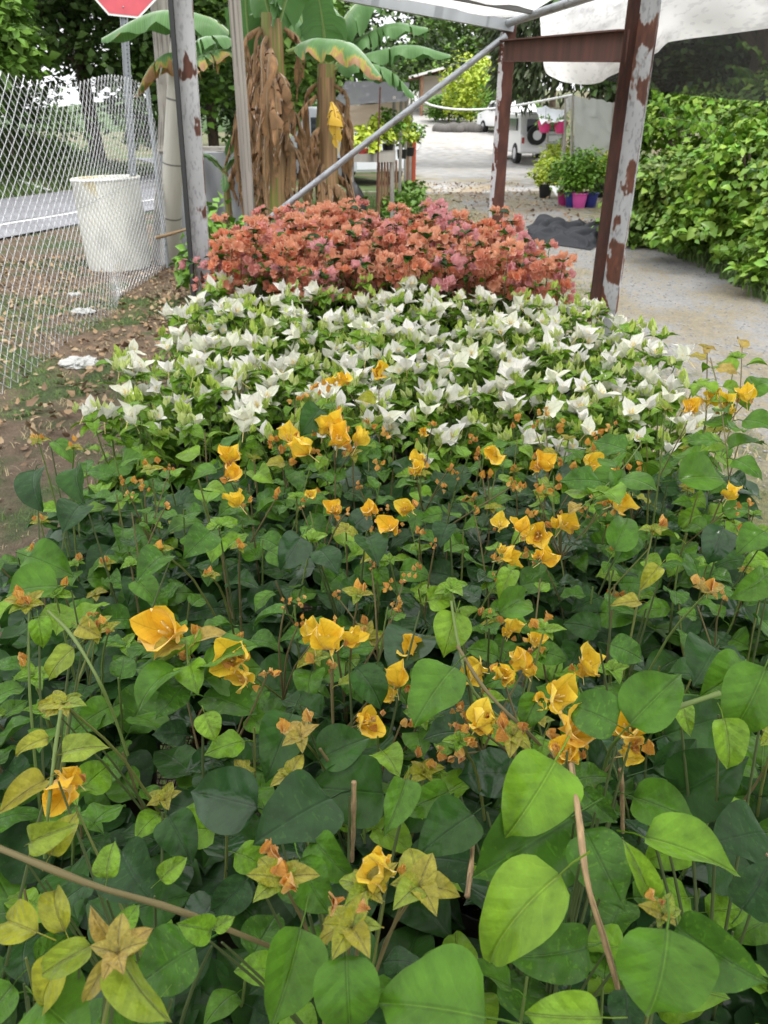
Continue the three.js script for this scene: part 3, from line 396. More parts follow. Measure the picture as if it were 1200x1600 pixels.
anglePost('shelter_post', 'half rusted post at the far lane side corner of the bench', V(.625, -.02, -5.06), V(.645, 2.06, -5.06), [.35, -.75 + .4], .07, .075, rustBeam, rustBeam, .01);
part(scene.children[scene.children.length - 1], 'galvanised_strip', (() => { const b = new GB(); for (let k = 0; k <= 40; k++) { const y = k / 40 * 2.04, w = .034 + .016 * (fbm(k * .7, 3, 3) - .5) * 2; const x = .02 * y / 2.06; b.v(x - .012, y, .006, 0, y); b.v(x - .012 + w, y, .006 - w * .38 + .014, .4, y); if (k) b.q(2 * k - 2, 2 * k - 1, 2 * k + 1, 2 * k); } return b.geo(); })(), paintC);
single('shelter_pole', bar(V(-.80, -.02, -5.05), V(-.80, 2.34, -5.05), .058, .058), greyWood, 'weathered square grey pole behind the left end of the coral flowers', 'pole');
single('cross_beam', (() => { const a = V(.86, 1.83, -3.27), b = V(.66, 1.93, -5.02); return mergeGeometries([bar(a, b, .008, .10), bar(a.clone().add(V(-.02, -.048, 0)), b.clone().add(V(-.02, -.048, 0)), .045, .006), bar(a.clone().add(V(-.02, .048, 0)), b.clone().add(V(-.02, .048, 0)), .045, .006)]); })(), rustBeam, 'rusty brown steel channel joining the two lane side posts', 'beam');
single('brace_pipe', tube(curve([V(-.79, .99, -5.0), V(-.1, 1.475, -5.0), V(.66, 2.0, -5.0)], 12), .017, 10), galv, 'slanting galvanised brace pipe behind the coral flowers', 'pipe');
single('end_beam', bar(V(.70, 2.045, -5.03), V(-1.05, 2.32, -5.03), .05, .055), galv, 'grey roof beam across the far end of the shelter', 'beam');
single('eave_pipe', tube([V(.655, 2.06, -5.1), V(.90, 2.035, -3.3), V(1.1, 2.03, .8)], .02, 8), galv, 'pipe along the low lane side edge of the roof', 'pipe');
for (const [k, z, n] of [[0, -4.55, 'rafter nearest the far end beam'], [1, -3.3, 'rafter over the rust streaked post'], [2, -1.4, 'rafter over the yellow flowers']]) single('rafter', bar(V(.74 + .1 * k, 2.065, z), V(-1.05, 2.34, z), .035, .03), mat([.13, .13, .13], .7), `thin dark roof ${n}`, 'rafter', 'roof rafters');
const sheetTex = dataTex(512, 512, (u, v) => { const d = fbm(u * 7, v * 7, 5), s = fbm(u * 30, v * 30 + 4, 3), g = .97 - .12 * sstep(.52, .75, d) - .07 * sstep(.55, .7, s); return [g, g * .995, g * .985]; });
const sheetMat = thinMat([.99, .99, .99], .92, { map: sheetTex, roughness: 1 });
{
  const b = new GB(), nx = 24, nz = 60;
  for (let j = 0; j <= nz; j++) for (let i = 0; i <= nx; i++) { const x = mixn(-1.15, 1.0, i / nx), z = mixn(-5.15, 1.6, j / nz), xe = Math.min(x, mixn(.66, 1.1, (z + 5.1) / 5.9)); b.v(mixn(-1.15, mixn(.68, 1.12, clamp((z + 5.1) / 5.9)), i / nx), mixn(2.375, 2.085, i / nx) + .012 * Math.sin(i * 1.1 + j * .2) - .02 * Math.abs(Math.sin(j * .33)) + .03 * (fbm(i * .4, j * .4, 2) - .5), z, i / nx, j / nz * 3); }
  for (let j = 0; j < nz; j++) for (let i = 0; i < nx; i++) { const a = j * (nx + 1) + i; b.q(a, a + nx + 1, a + nx + 2, a + 1); }
  single('roof_sheet', b.geo(), sheetMat, 'translucent white plastic sheet roofing the flower bench', 'roof sheet');
}
function hanging(name, label, P0, P1, top, bottom, m, n = 60, rowsN = 10, amp = .03, out = 0, seed = 0) { // sheet hanging from the line P0-P1; bottom(t) gives its lower edge
  const b = new GB();
  for (let j = 0; j <= rowsN; j++) for (let i = 0; i <= n; i++) { const t = i / n, v = j / rowsN, p = P0.clone().lerp(P1, t), yt = top(t), yb = bottom(t), f = amp * (fbm(t * 14 + seed, v * 2 + seed, 3) - .5) * 2 * (.3 + v) + out * v; b.v(p.x + f, mixn(yt, yb, v), p.z + f * .3, t * 4, v); }
  for (let j = 0; j < rowsN; j++) for (let i = 0; i < n; i++) { const a = j * (n + 1) + i; b.q(a, a + n + 1, a + n + 2, a + 1); }
  return single(name, b.geo(), m, label, 'sheet');
}
hanging('hanging_sheet', 'dirty white plastic flap hanging from the low roof edge', V(.84, 0, -5.02), V(1.22, 0, .9), t => 2.09, t => t < .3 ? 1.86 - .12 * Math.sin(t / .3 * Math.PI) ** .7 : 1.83 + .02 * Math.sin(t * 9), sheetMat, 90, 10, .025, .04, 3);
hanging('shade_cloth', 'sagging black shade netting behind the white plastic flap', V(1.02, 0, -4.5), V(1.4, 0, .8), t => 2.06, t => 1.80 - .16 * Math.sin(Math.min(1, t * 2.2 + .1) * 1.57) , mat([.02, .021, .022], .9, { transparent: true, opacity: .82 }), 70, 8, .03, .05, 9);
// ---------- fence, barrel, sign ----------
const FX = -2.5, FZ0 = -9.7, FL = 7.6;
function fencePt(s, v) { const z = FZ0 + s, H = 1.84 + .06 * Math.sin(s * 1.7) + .05 * (1 - s / FL), low = Math.max(0, 1 - v / .5), w = .35 + .5 * fbm(s * .8 + 4, 2, 2); return V(FX + low * low * (w - .6) * .6 + .02 * Math.sin(s * 2.1 + v * 3) - .06 * Math.max(0, v - .8) * 4, v * H + .03, z + low * low * .08 * Math.sin(s * 1.3)); }
{
  const f = thing('chain_link_fence', 'billowing galvanised chain link fence between the grass and the road', 'fence', [0, 0, 0]);
  const b = new GB(), p = .056, n = Math.floor(FL / p), nv = 44;
  for (let k = 0; k < n; k++) { const pts = []; for (let j = 0; j <= nv; j++) { const q = fencePt((k + ((j + k) & 1) * 1.06 - .03) * p, j / nv); q.x += ((j + k) & 1 ? 1 : -1) * .003; pts.push(q); } tubeInto(b, pts, .0027, 3, false); }
  part(f, 'chain_link_mesh', b.geo(), mat([.72, .73, .75], .45, { metalness: .35 }), 'stuff');
  part(f, 'post', tube([V(FX - .03, -.05, FZ0 + .03), V(FX - .03, 1.97, FZ0 + .03)], .025, 10), galv);
  part(f, 'post', tube([V(FX - .08, -.05, -3.0), V(FX - .08, 1.95, -3.0)], .025, 10), galv);
  const wire = []; for (let k = 0; k <= 20; k++) { const q = fencePt(FL * k / 20, .5); wire.push(V(q.x - .03, q.y, q.z)); } part(f, 'tension_wire', tube(wire, .002, 4), galv);
}
{
  const q = V(-3.16, 0, -9.9), o = thing('plastic_barrel', 'big dirty white plastic barrel standing behind the fence', 'barrel', q);
  const t = dataTex(256, 256, (u, v) => { const g = .9 - .12 * sstep(.5, .75, fbm(u * 6, v * 8, 4)), y = sstep(.66, .78, fbm(u * 5 + 8, v * 7 + 3, 4)) * .35; return [g - y * .25, g - y * .4, g * .97 - y * .8]; });
  const pts = [[.0, 0], [.345, 0], [.362, .02], [.37, .3], [.372, .6], [.372, .96], [.382, .985], [.386, 1.0], [.378, 1.015], [.362, 1.01], [.352, .96], [.35, .3], [.34, .03], [0, .03]].map(p => new THREE.Vector2(...p));
  part(o, 'body', new THREE.LatheGeometry(pts, 40), mat([.82, .82, .79], .5, { map: t }));
  part(o, 'rim', (() => { const g = new THREE.TorusGeometry(.374, .014, 8, 40); g.rotateX(Math.PI / 2); g.translate(0, .995, 0); return g; })(), mat([.8, .8, .78], .5));
  o.rotation.z = .03; o.position.y = terrain(q.x, q.z) - .01;
}
{
  const q = atD(187, 25, 9.9), o = thing('stop_sign', 'faded red octagonal road sign on a perforated steel post', 'sign', [q.x, terrain(q.x, q.z) - .05, q.z]);
  const y0 = q.y - o.position.y, Rr = .40, oct = (r) => { const s = new THREE.Shape(); for (let k = 0; k < 8; k++) { const a = (k + .5) * Math.PI / 4; k ? s.lineTo(Math.cos(a) * r, Math.sin(a) * r) : s.moveTo(Math.cos(a) * r, Math.sin(a) * r); } return s; };
  const cy = y0 + Rr * Math.cos(Math.PI / 8);
  const ex = (r, d, z) => { const g = new THREE.ExtrudeGeometry(oct(r), { depth: d, bevelEnabled: false }); g.translate(0, cy, z); return g; };
  const redT = dataTex(128, 128, (u, v) => { const f = .9 + .15 * fbm(u * 9, v * 9, 3); return [.80 * f, .34 * f, .38 * f]; });
  part(o, 'border', ex(Rr, .004, .03), mat([.78, .78, .76], .5)); part(o, 'face', ex(Rr - .022, .003, .0345), mat([1, 1, 1], .5, { map: redT }));
  const font = await new FontLoader().loadAsync('fonts/droid/droid_sans_bold.typeface.json'), tg = new TextGeometry('STOP', { font, size: .22, depth: .002, curveSegments: 4 }); tg.computeBoundingBox(); tg.translate(-tg.boundingBox.max.x / 2, cy - .11, .038); part(o, 'lettering', tg, mat([.8, .8, .78], .5));
  part(o, 'bolt', (() => { const g = new THREE.SphereGeometry(.008, 8, 6); g.translate(0, y0 + .09, .039); return g; })(), galv);
  part(o, 'post', mergeGeometries([boxAt(.006, cy + .25, .05, -.036, (cy + .25) / 2, .004), boxAt(.006, cy + .25, .05, .036, (cy + .25) / 2, .004), boxAt(.07, cy + .25, .005, 0, (cy + .25) / 2, -.02)]), galv);
  const holes = []; for (let y = .05; y < y0; y += .0254 * 1.6) { const g = new THREE.CylinderGeometry(.0065, .0065, .004, 8); g.rotateX(Math.PI / 2); g.translate(.012, y, -.0165); holes.push(g); } part(o, 'punched_hole', mergeGeometries(holes), mat([.03, .03, .03], .9), 'stuff');
  o.rotation.set(0, .22, -.075); o.position.x -= .16;
}
// pale leaning pole and old crooked trunk at the fence end
single('leaning_pole', tube([atY(266, 412, 0), atD(270, 250, 9.6), atD(276, 100, 9.5), atD(285, -40, 9.4)], [.128, .108, .082, .06], 14), (() => { const t = dataTex(128, 512, (u, v) => { const g = .74 + .16 * fbm(u * 8, v * 5, 4) - (Math.abs(v * 7 - Math.round(v * 7)) < .012 ? .35 : 0); return [g, g * .985, g * .94]; }, true, [1, .22]); return mat([.8, .8, .78], .7, { map: t }); })(), 'smooth pale grey leaning pole wrapped with wire at the fence end', 'pole');
single('crooked_trunk', tube([atY(246, 405, 0), atD(250, 300, 10.4), atD(258, 180, 10.4), atD(254, 90, 10.3), atD(246, -30, 10.2)], [.075, .06, .075, .09, .10], 10), greyWood, 'crooked bare grey trunk behind the pale pole', 'trunk');
single('broken_branch', tube([atD(243, 372, 9.3), atD(262, 367, 9.1), atD(292, 358, 8.9)], [.02, .018, .012], 6), barkMat, 'broken stick tied across the pale pole', 'stick');
R = rng(5);
for (const [px, py, s, l] of [[128, 572, .20, 'largest scrap of crumpled white plastic caught under the fence, nearest'], [132, 492, .15, 'middle scrap of crumpled white plastic caught under the fence'], [118, 462, .10, 'farthest small scrap of crumpled white plastic by the fence']]) {
  const g = new THREE.IcosahedronGeometry(s * .6, 12), p = g.attributes.position; for (let k = 0; k < p.count; k++) { const x = p.getX(k), y = p.getY(k), z = p.getZ(k), n = .25 + 1.3 * fbm(x * 34 + 5, z * 34 + y * 20, 4); p.setXYZ(k, x * n * 1.1, y * n * .30, z * n * .8); } g.computeVertexNormals(); const q = atY(px, py, 0); q.y = terrain(q.x, q.z) + s * .12; g.translate(q.x, q.y, q.z);
  single('plastic_scrap', g, mat([.40, .40, .38], .8), l, 'litter', 'scraps of white plastic along the fence');
}
// ---------- ground cover ----------
function bladesInto(b, x, z, n, h, spread, lean = .5) { for (let k = 0; k < n; k++) { const a = rr(0, 6.28), r = spread * Math.sqrt(R()), px = x + Math.cos(a) * r, pz = z + Math.sin(a) * r, y = terrain(px, pz) - .005, H = h * rr(.5, 1.2), w = h * .035 + .001, d = rr(0, 6.28), lx = Math.cos(d) * lean * H, lz = Math.sin(d) * lean * H, c = Math.cos(d + 1.57) * w, s = Math.sin(d + 1.57) * w; const i = b.v(px - c, y, pz - s), j = b.v(px + c, y, pz + s), m = b.v(px + lx * .4 - c * .7, y + H * .65, pz + lz * .4 - s * .7), q = b.v(px + lx * .4 + c * .7, y + H * .65, pz + lz * .4 + s * .7), t = b.v(px + lx, y + H * rr(.75, 1), pz + lz); b.q(i, j, q, m); b.t(m, q, t); } }
R = rng(71);
{
  const g1 = new GB(), g2 = new GB();
  for (let k = 0; k < 5200; k++) { const x = rr(-3.6, -.75), z = rr(-9, -1.6), f = fbm(x * 1.3 + 31, z * 1.3 + 11, 4) * .6 + fbm(x * 5 + 3, z * 5 + 7, 3) * .4; if (f < .5) bladesInto(g1, x, z, 7, rr(.02, .05), .05, .9); else if (R() < .3) bladesInto(g2, x, z, 4, rr(.02, .045), .05, 1.2); }
  for (let k = 0; k < 900; k++) bladesInto(g1, rr(-.8, .9), rr(-4.5, .3), 6, rr(.04, .11), .06, .6);
  for (let k = 0; k < 5200; k++) { const z = rr(-20, -2.5), lc = laneC(z), x = R() < .6 ? rr(.9, lc - .8) : rr(lc + .9, lc + 2.2); bladesInto(R() < .6 ? g2 : g1, x, z, 5, rr(.02, .05), .07, 1.1); }
  for (let k = 0; k < 260; k++) { const z = rr(-14, -7), x = laneC(z) + rr(.7, 1.3); bladesInto(g1, x, z, 9, rr(.1, .28), .08, .7); }
  for (let k = 0; k < 500; k++) { const z = rr(-20, -8), x = rr(-1.8, .9); bladesInto(g1, x, z, 9, rr(.06, .2), .1, .8); }
  for (let k = 0; k < 2500; k++) { const t = rr(4, 26), off = rr(3.5, 8), p = ROAD_A.clone().addScaledVector(ROAD_D, t).addScaledVector(ROAD_S, off + Math.max(0, t - 17) ** 2 * .03); bladesInto(g1, p.x, p.z, 9, rr(.12, .35), .2, .6); }
  stuff('grass', g1.geo(), thinMat([.13, .22, .045], .3), 'short patchy green grass', 'grass'); stuff('dry_grass', g2.geo(), thinMat([.52, .43, .24], .3), 'straw coloured dry grass along the lane', 'grass');
}
{
  const gs = [[], [], []], base = [0, 1, 2].map(k => { const g = leafGeo({ nl: 4, nw: 2, w: .3, fold: .4, droop: rr(-.8, 1.4), wave: .06, ph: k, pet: 0 }); return g; });
  const put = (x, z, s, y = .006) => { const g = pick(base).clone(); g.scale(s, s, s); g.rotateX(rr(-.4, .4)); g.rotateZ(rr(-.5, .5)); g.rotateY(rr(0, 6.28)); g.translate(x, terrain(x, z) + y + rr(0, .012), z); gs[ri(3)].push(g); };
  for (let k = 0; k < 4200; k++) { const z = -2.2 - 8.5 * Math.sqrt(R()), x = rr(-5.2, -.9); if (roadOff(x, z) < -1.2) put(x, z, rr(.025, .07)); }
  for (let k = 0; k < 700; k++) { const z = rr(-24, -14), x = rr(.2, 3.6); put(x, z, rr(.05, .11)); }
  for (let k = 0; k < 160; k++) put(rr(-2.2, -1.7), rr(-8.5, -4), rr(.05, .11), .02);
  [[.26, .17, .09], [.34, .25, .15], [.17, .11, .065]].forEach((c, k) => stuff(['dry_leaf_litter', 'pale_leaf_litter', 'dark_leaf_litter'][k], mergeGeometries(gs[k]), mat(c, .9), ['brown', 'pale tan', 'dark brown'][k] + ' dry leaves scattered over the ground', 'leaf litter'));
  const pb = []; for (let k = 0; k < 2600; k++) { const z = -3.5 - 26 * R() * R(), x = laneC(z) + rr(-1.3, 1.3), g = new THREE.IcosahedronGeometry(rr(.004, .014), 0); g.scale(1, .6, 1); g.rotateY(rr(0, 6)); g.translate(x, terrain(x, z) + .004, z); pb.push(g); }
  stuff('gravel', mergeGeometries(pb), mat([.25, .245, .235], .9), 'loose grey gravel on the lane', 'gravel');
}
// black sheet lying by the lane
{
  const c = [atY(806, 376, 0), atY(925, 392, 0), atY(985, 356, 0), atY(838, 350, 0)], b = new GB(), n = 44, h = (u, v) => { const e = Math.min(u, 1 - u, v, 1 - v); return .012 + sstep(0, .12, e) * (.12 * Math.pow(Math.abs(Math.sin(u * 13 + 6 * fbm(u * 3, v * 4, 2) + v * 3)), 1.5) * (.3 + fbm(u * 5, v * 5 + 3, 2)) + .08 * fbm(u * 3 + 2, v * 3, 3)); };
  for (let j = 0; j <= n; j++) for (let i = 0; i <= n; i++) { const u = i / n, v = j / n, p = c[0].clone().lerp(c[1], u).lerp(c[3].clone().lerp(c[2], u), v), e = .22 * (fbm(u * 4 + 3, v * 4, 3) - .5); b.v(p.x + e, terrain(p.x, p.z) + h(u, v), p.z + e, u, v); }
  for (let j = 0; j < n; j++) for (let i = 0; i < n; i++) { const a = j * (n + 1) + i; b.q(a, a + 1, a + n + 2, a + n + 1); }
  single('ground_sheet', b.geo(), mat([.010, .011, .015], .8), 'crumpled black plastic sheet lying on the ground by the lane', 'sheet');
}
// ---------- foliage masses ----------
function cloud(b, cx, cy, cz, rx, ry, rz, clumps, per, size, o = {}) {
  const { shell = .55, hang = 0, cl = .28, floor = -9, tint = .25, hue = [1, 1, 1] } = o;
  b.c = b.c || [];
  for (let k = 0; k < clumps; k++) {
    const a = rr(0, 6.283), e = Math.asin(rr(-.75, 1)), r = mixn(shell, 1, Math.sqrt(R())) * (.86 + .28 * vnoise(a * 1.5 + cx, e * 2 + cz)), dx = Math.cos(e) * Math.cos(a), dy = Math.sin(e), dz = Math.cos(e) * Math.sin(a);
    const kx = cx + dx * rx * r, ky = cy + dy * ry * r, kz = cz + dz * rz * r, cr = cl * rr(.6, 1.3), ct = rr(-.5, .5) * tint;
    for (let q = 0; q < per; q++) {
      const u = rr(-1, 1) + rr(-.5, .5), v = rr(-1, 1) + rr(-.4, .4), w = rr(-1, 1) + rr(-.5, .5), x = kx + u * cr * rx * .7, y = ky + v * cr * ry * .6 - (hang ? R() * R() * hang : 0), z = kz + w * cr * rz * .7; if (y < floor + terrain(x, z)) continue;
      const s = size * rr(.6, 1.25), d = V(dx * .7 + rr(-1, 1), (hang ? -1.4 : -.25) + rr(-.6, .6), dz * .7 + rr(-1, 1)).normalize(), n = V(dx * .5 + rr(-.8, .8), .9 + rr(-.4, .4), dz * .5 + rr(-.8, .8)), X = n.cross(d).normalize(), W = s * (hang ? .2 : .36);
      const Y = d.clone().cross(X), m = s * .42, i0 = b.v(x, y, z, .5, 0), i1 = b.v(x + d.x * m + X.x * W + Y.x * W * .35, y + d.y * m + X.y * W + Y.y * W * .35, z + d.z * m + X.z * W + Y.z * W * .35, 1, .4), i2 = b.v(x + d.x * m - X.x * W + Y.x * W * .35, y + d.y * m - X.y * W + Y.y * W * .35, z + d.z * m - X.z * W + Y.z * W * .35, 0, .4), i3 = b.v(x + d.x * s, y + d.y * s, z + d.z * s, .5, 1);
      let nvt = 4; if (o.fine) { const m2 = s * .74, W2 = W * .62, e = -s * .06, e3 = -s * .2; const j1 = b.v(x + d.x * m2 + X.x * W2 + Y.x * (W2 * .35 + e), y + d.y * m2 + X.y * W2 + Y.y * (W2 * .35 + e), z + d.z * m2 + X.z * W2 + Y.z * (W2 * .35 + e), .85, .7), j2 = b.v(x + d.x * m2 - X.x * W2 + Y.x * (W2 * .35 + e), y + d.y * m2 - X.y * W2 + Y.y * (W2 * .35 + e), z + d.z * m2 - X.z * W2 + Y.z * (W2 * .35 + e), .15, .7), jm = b.v(x + d.x * m2 + Y.x * e, y + d.y * m2 + Y.y * e, z + d.z * m2 + Y.z * e, .5, .7), k3 = i3 * 3; b.p[k3] += Y.x * e3; b.p[k3 + 1] += Y.y * e3; b.p[k3 + 2] += Y.z * e3; b.t(i0, i1, jm); b.t(i1, j1, jm); b.t(j1, i3, jm); b.t(i3, j2, jm); b.t(j2, i2, jm); b.t(i2, i0, jm); nvt = 7; } else { b.t(i0, i1, i3); b.t(i0, i3, i2); } const g = 1 + ct + rr(-.18, .18), yl = 1 + rr(0, .35) * tint * 2; for (let f = 0; f < nvt; f++) b.c.push(hue[0] * g * yl, hue[1] * g, hue[2] * g);
    }
  }
}
const folMat = (c, o = {}) => new THREE.MeshPhysicalMaterial({ color: lin(...c).multiplyScalar(1.15), side: THREE.DoubleSide, vertexColors: true, roughness: .9, specularIntensity: .4, clearcoat: .5, clearcoatRoughness: .3, ...o });
const FOL = { dark: folMat([.05, .105, .02]), mid: folMat([.09, .19, .025]), bright: folMat([.10, .225, .02]), lime: folMat([.34, .46, .04]), conifer: folMat([.05, .075, .03]) };
const darkBark = (() => { const t = dataTex(64, 256, (u, v) => { const g = .4 + .3 * fbm(u * 12, v * 8, 4); return [g, g * .9, g * .8]; }, true, [2, 1]); return mat([.5, .46, .42], .95, { map: t, bumpMap: t, bumpScale: .02 }); })();
function tree(name, label, x, z, h, crowns, m, size, group, o = {}) {
  const y = terrain(x, z) - .1, t = thing(name, label, 'tree', [x, y, z], group), r0 = o.r || h * .022;
  const top = V(rr(-.3, .3), h * .72, rr(-.3, .3)), pts = curve([V(0, 0, 0), V(rr(-.1, .1), h * .25, rr(-.1, .1)), V(rr(-.2, .2), h * .5, rr(-.2, .2)), top], 8);
  part(t, 'trunk', tube(pts, pts.map((_, k) => r0 * (1 - k * .09)), 9), darkBark);
  const b = new GB();
  for (const [cx, cy, cz, rx, ry, rz, n, per] of crowns) { const c = V(cx, cy, cz); const s = along(pts, clamp(cy / h * .8, .3, .95)); part(t, 'limb', tube(curve([s, s.clone().lerp(c, .5).add(V(0, .2, 0)), c], 5), [r0 * .5, r0 * .42, r0 * .35, r0 * .28, r0 * .2, r0 * .1], 6), darkBark); const p0 = b.p.length; cloud(b, cx, cy, cz, rx, ry, rz, n, per, size, o); }
  part(t, 'crown', b.geo(), m, 'stuff'); return t;
}
R = rng(301);
// trees over the road on the left
[[-17, -21, 10, 'dark', 'broad dark tree at the far left edge above the fence'], [-12.2, -24, 11, 'dark', 'tall dark tree behind the fence, left of the road sign'], [-8.8, -27, 11, 'dark', 'tall dark tree right behind the road sign'], [-14, -17, 7, 'dark', 'low dark tree on the bank beyond the road'], [-5.6, -29, 9, 'mid', 'lighter green tree between the road sign and the banana plants'], [-3.2, -34, 11, 'dark', 'dark tree rising behind the banana plants'], [-10.4, -20.5, 5.5, 'mid', 'small leafy tree overhanging the road beside the sign']].forEach(([x, z, h, m, l]) =>
  tree('roadside_tree', l, x, z, h, [[0, h * .72, 0, h * .36, h * .27, h * .34, 110, 50], [-h * .24, h * .46, h * .08, h * .28, h * .24, h * .24, 80, 50], [h * .24, h * .44, h * .1, h * .28, h * .24, h * .24, 80, 50], [0, h * .26, h * .14, h * .34, h * .2, h * .2, 80, 50]], FOL[m], .27, 'trees beyond the road', { cl: .26 }));
for (const [t, off, s, l] of [[6, 5.2, 1.2, 'first dark bush on the road bank from the left'], [9, 5.6, 1.3, 'second dark bush on the road bank from the left'], [12, 5.2, 1.1, 'third dark bush on the road bank from the left'], [15, 5.5, 1.3, 'fourth dark bush on the road bank from the left'], [18, 5.0, 1.2, 'last dark bush on the road bank, nearest the pale pole']]) {
  const p = ROAD_A.clone().addScaledVector(ROAD_D, t).addScaledVector(ROAD_S, off + Math.max(0, t - 17) ** 2 * .03), o = thing('bank_bush', l, 'bush', [p.x, terrain(p.x, p.z) - .05, p.z], 'bushes on the road bank'), b = new GB(); cloud(b, 0, s * .7, 0, s * 1.5, s, s * 1.2, 60, 40, .13, { cl: .3 }); part(o, 'foliage', b.geo(), FOL.dark, 'stuff'); part(o, 'stem', tube([V(0, 0, 0), V(.1, s * .7, 0)], .03, 5), darkBark);
}
// far trees behind the lane, hill and house
R = rng(302);
structure('hill', (() => { const g = new THREE.SphereGeometry(1, 48, 24, 0, 6.2832, 0, 1.5708); g.scale(75, 7, 40); g.translate(6, -1, -150); return g; })(), mat([.07, .115, .045], 1));
[[1.5, -66, 4.2, 'mid', 'far tree left of the red roofed house'], [7, -72, 6, 'mid', 'far tree right of the red roofed house'], [-4, -60, 9, 'dark', 'far tree above the banana leaves'], [4.5, -88, 6.5, 'mid', 'farthest tree against the white sky'], [12, -64, 11, 'dark', 'far dark tree behind the parked cars'], [-9, -56, 10, 'mid', 'far tree behind the left banana plant']].forEach(([x, z, h, m, l]) =>
  tree('distant_tree', l, x, z, h, [[0, h * .66, 0, h * .34, h * .3, h * .3, 70, 36], [h * .2, h * .42, h * .1, h * .28, h * .24, h * .2, 40, 36], [-h * .22, h * .4, h * .1, h * .26, h * .24, h * .2, 40, 36]], FOL[m], .42, 'trees behind the lane'));
// drooping dark conifer beside the jeep and a pale trunk behind the hedge
tree('drooping_tree', 'dark drooping evergreen leaning over the lane beside the spare wheel car', 8.05, -34, 13, [[-1.4, 7.8, 2.0, 4.0, 3.6, 3.4, 130, 46], [2.6, 5.6, 2.8, 4.2, 2.8, 3.2, 130, 46], [5.5, 4.8, 3.2, 3.6, 2.6, 3, 100, 46], [-2.4, 5.2, 2.2, 2.0, 1.8, 1.8, 60, 46], [.9, 3.6, 2.4, 2.2, .9, 1.6, 50, 46], [-1.5, 3.7, 2.6, 2.6, 1.2, 1.5, 100, 46], [2.4, 3.4, 3, 2.6, 1.3, 1.5, 90, 46]], FOL.conifer, .34, undefined, { hang: 1.1, r: .3, cl: .3 });
tree('broad_tree', 'tall dark tree with a pale trunk behind the leafy hedge', 6.55, -15.8, 9, [[.6, 6, 0, 3.2, 2.4, 2.6, 100, 44], [-1.8, 4.4, -1.4, 1.6, 1.4, 1.6, 60, 44], [2.6, 3.8, -.6, 2.2, 1.6, 2, 60, 44]], FOL.dark, .2, undefined, { r: .26 });
tree('broad_tree', 'dark shady tree behind the rust streaked post', 7.6, -23, 9, [[0, 5.8, 0, 3.4, 2.8, 2.6, 110, 44], [-1.6, 3.4, .4, 1.8, 1.5, 1.6, 70, 44], [.6, 2.6, .6, 2, 1.5, 1.8, 70, 44]], FOL.dark, .22, undefined, { r: .2 });
// leafy hedge on the right
R = rng(303);
const hedgeSpots = [[4.75, -8.4, 1.0, 1.25, 'low leafy front bush of the hedge at the right edge'], [5.6, -9.3, 1.3, 2.0, 'tall leafy hedge bush at the right edge under the netting'], [4.5, -10.2, 1.0, 1.5, 'rounded vine covered bush near the lane, middle of the hedge'], [5.6, -11.3, 1.4, 2.25, 'tallest vine covered bush in the middle of the hedge'], [4.2, -12.0, .9, 1.15, 'low bush of the hedge closest to the rust streaked post'], [4.9, -13.4, 1.2, 2.0, 'bush with long arching sprays behind the rust streaked post'], [7.0, -10.0, 1.6, 2.4, 'back bush of the hedge at the right edge'], [6.4, -13.2, 1.4, 2.3, 'back bush of the hedge below the pale trunk']];
hedgeSpots.forEach(([x, z, r, h, l], n) => {
  const o = thing('hedge_bush', l, 'bush', [x, terrain(x, z) - .03, z], 'bushes of the leafy hedge'), b = new GB();
  cloud(b, 0, h * .55, 0, r, h * .5, r, 150, 36, .115, { cl: .2, shell: .62, tint: .8, fine: 1 }); cloud(b, -.2, h * .25, .2, r * 1.05, h * .28, r * 1.0, 70, 34, .11, { cl: .22, tint: .6, fine: 1 });
  part(o, 'foliage', b.geo(), FOL[n % 3 === 1 ? 'mid' : 'bright'], 'stuff');
  for (let k = 0; k < 4; k++) { const a = rr(0, 6.28); part(o, 'stem', tube(curve([V(rr(-.1, .1), 0, rr(-.1, .1)), V(Math.cos(a) * r * .3, h * .45, Math.sin(a) * r * .3), V(Math.cos(a) * r * .6, h * .85, Math.sin(a) * r * .6)], 5), .014, 5), darkBark); }
  for (let k = 0; k < 70; k++) { const a = rr(-3.4, .9) + Math.PI / 2 + 1.2, e = Math.asin(rr(-.2, 1)), f = rr(.94, 1.08), d = V(Math.cos(e) * Math.cos(a), Math.sin(e), Math.cos(e) * Math.sin(a)); addLeaf(o, pick(LEAF_LO), pick(R() < .55 ? MID : R() < .7 ? LIGHT : MATURE), V(d.x * r * f, h * .52 + d.y * h * .54 * f, d.z * r * f), V(d.x * .6 + rr(-.6, .6), -.5 + rr(-.3, .3), d.z * .6 + rr(-.6, .6)), V(d.x, .9, d.z + .3), rr(.08, .14), 1.15); }
  if (n === 5 || n === 3 || n === 2) for (let s = 0; s < 4; s++) { const a0 = V(-r * .5, h * .8, rr(-.3, .5)), a1 = a0.clone().add(V(-rr(.2, .6), rr(.2, .5), rr(0, .4))), a2 = a1.clone().add(V(-rr(.2, .5), rr(-.1, .25), rr(0, .3))), pts = curve([a0, a1, a2], 10); part(o, 'spray', tube(pts, .006, 4), stemGreen); for (let k = 0; k < 22; k++) { const p = along(pts, k / 22); addLeaf(o, pick(LEAF_LO), pick(k % 3 ? LIGHT : MID), p, V(rr(-.8, .8), -.6, rr(-.8, .8)), V(0, .7, .7), rr(.07, .11), 1.2); } }
});
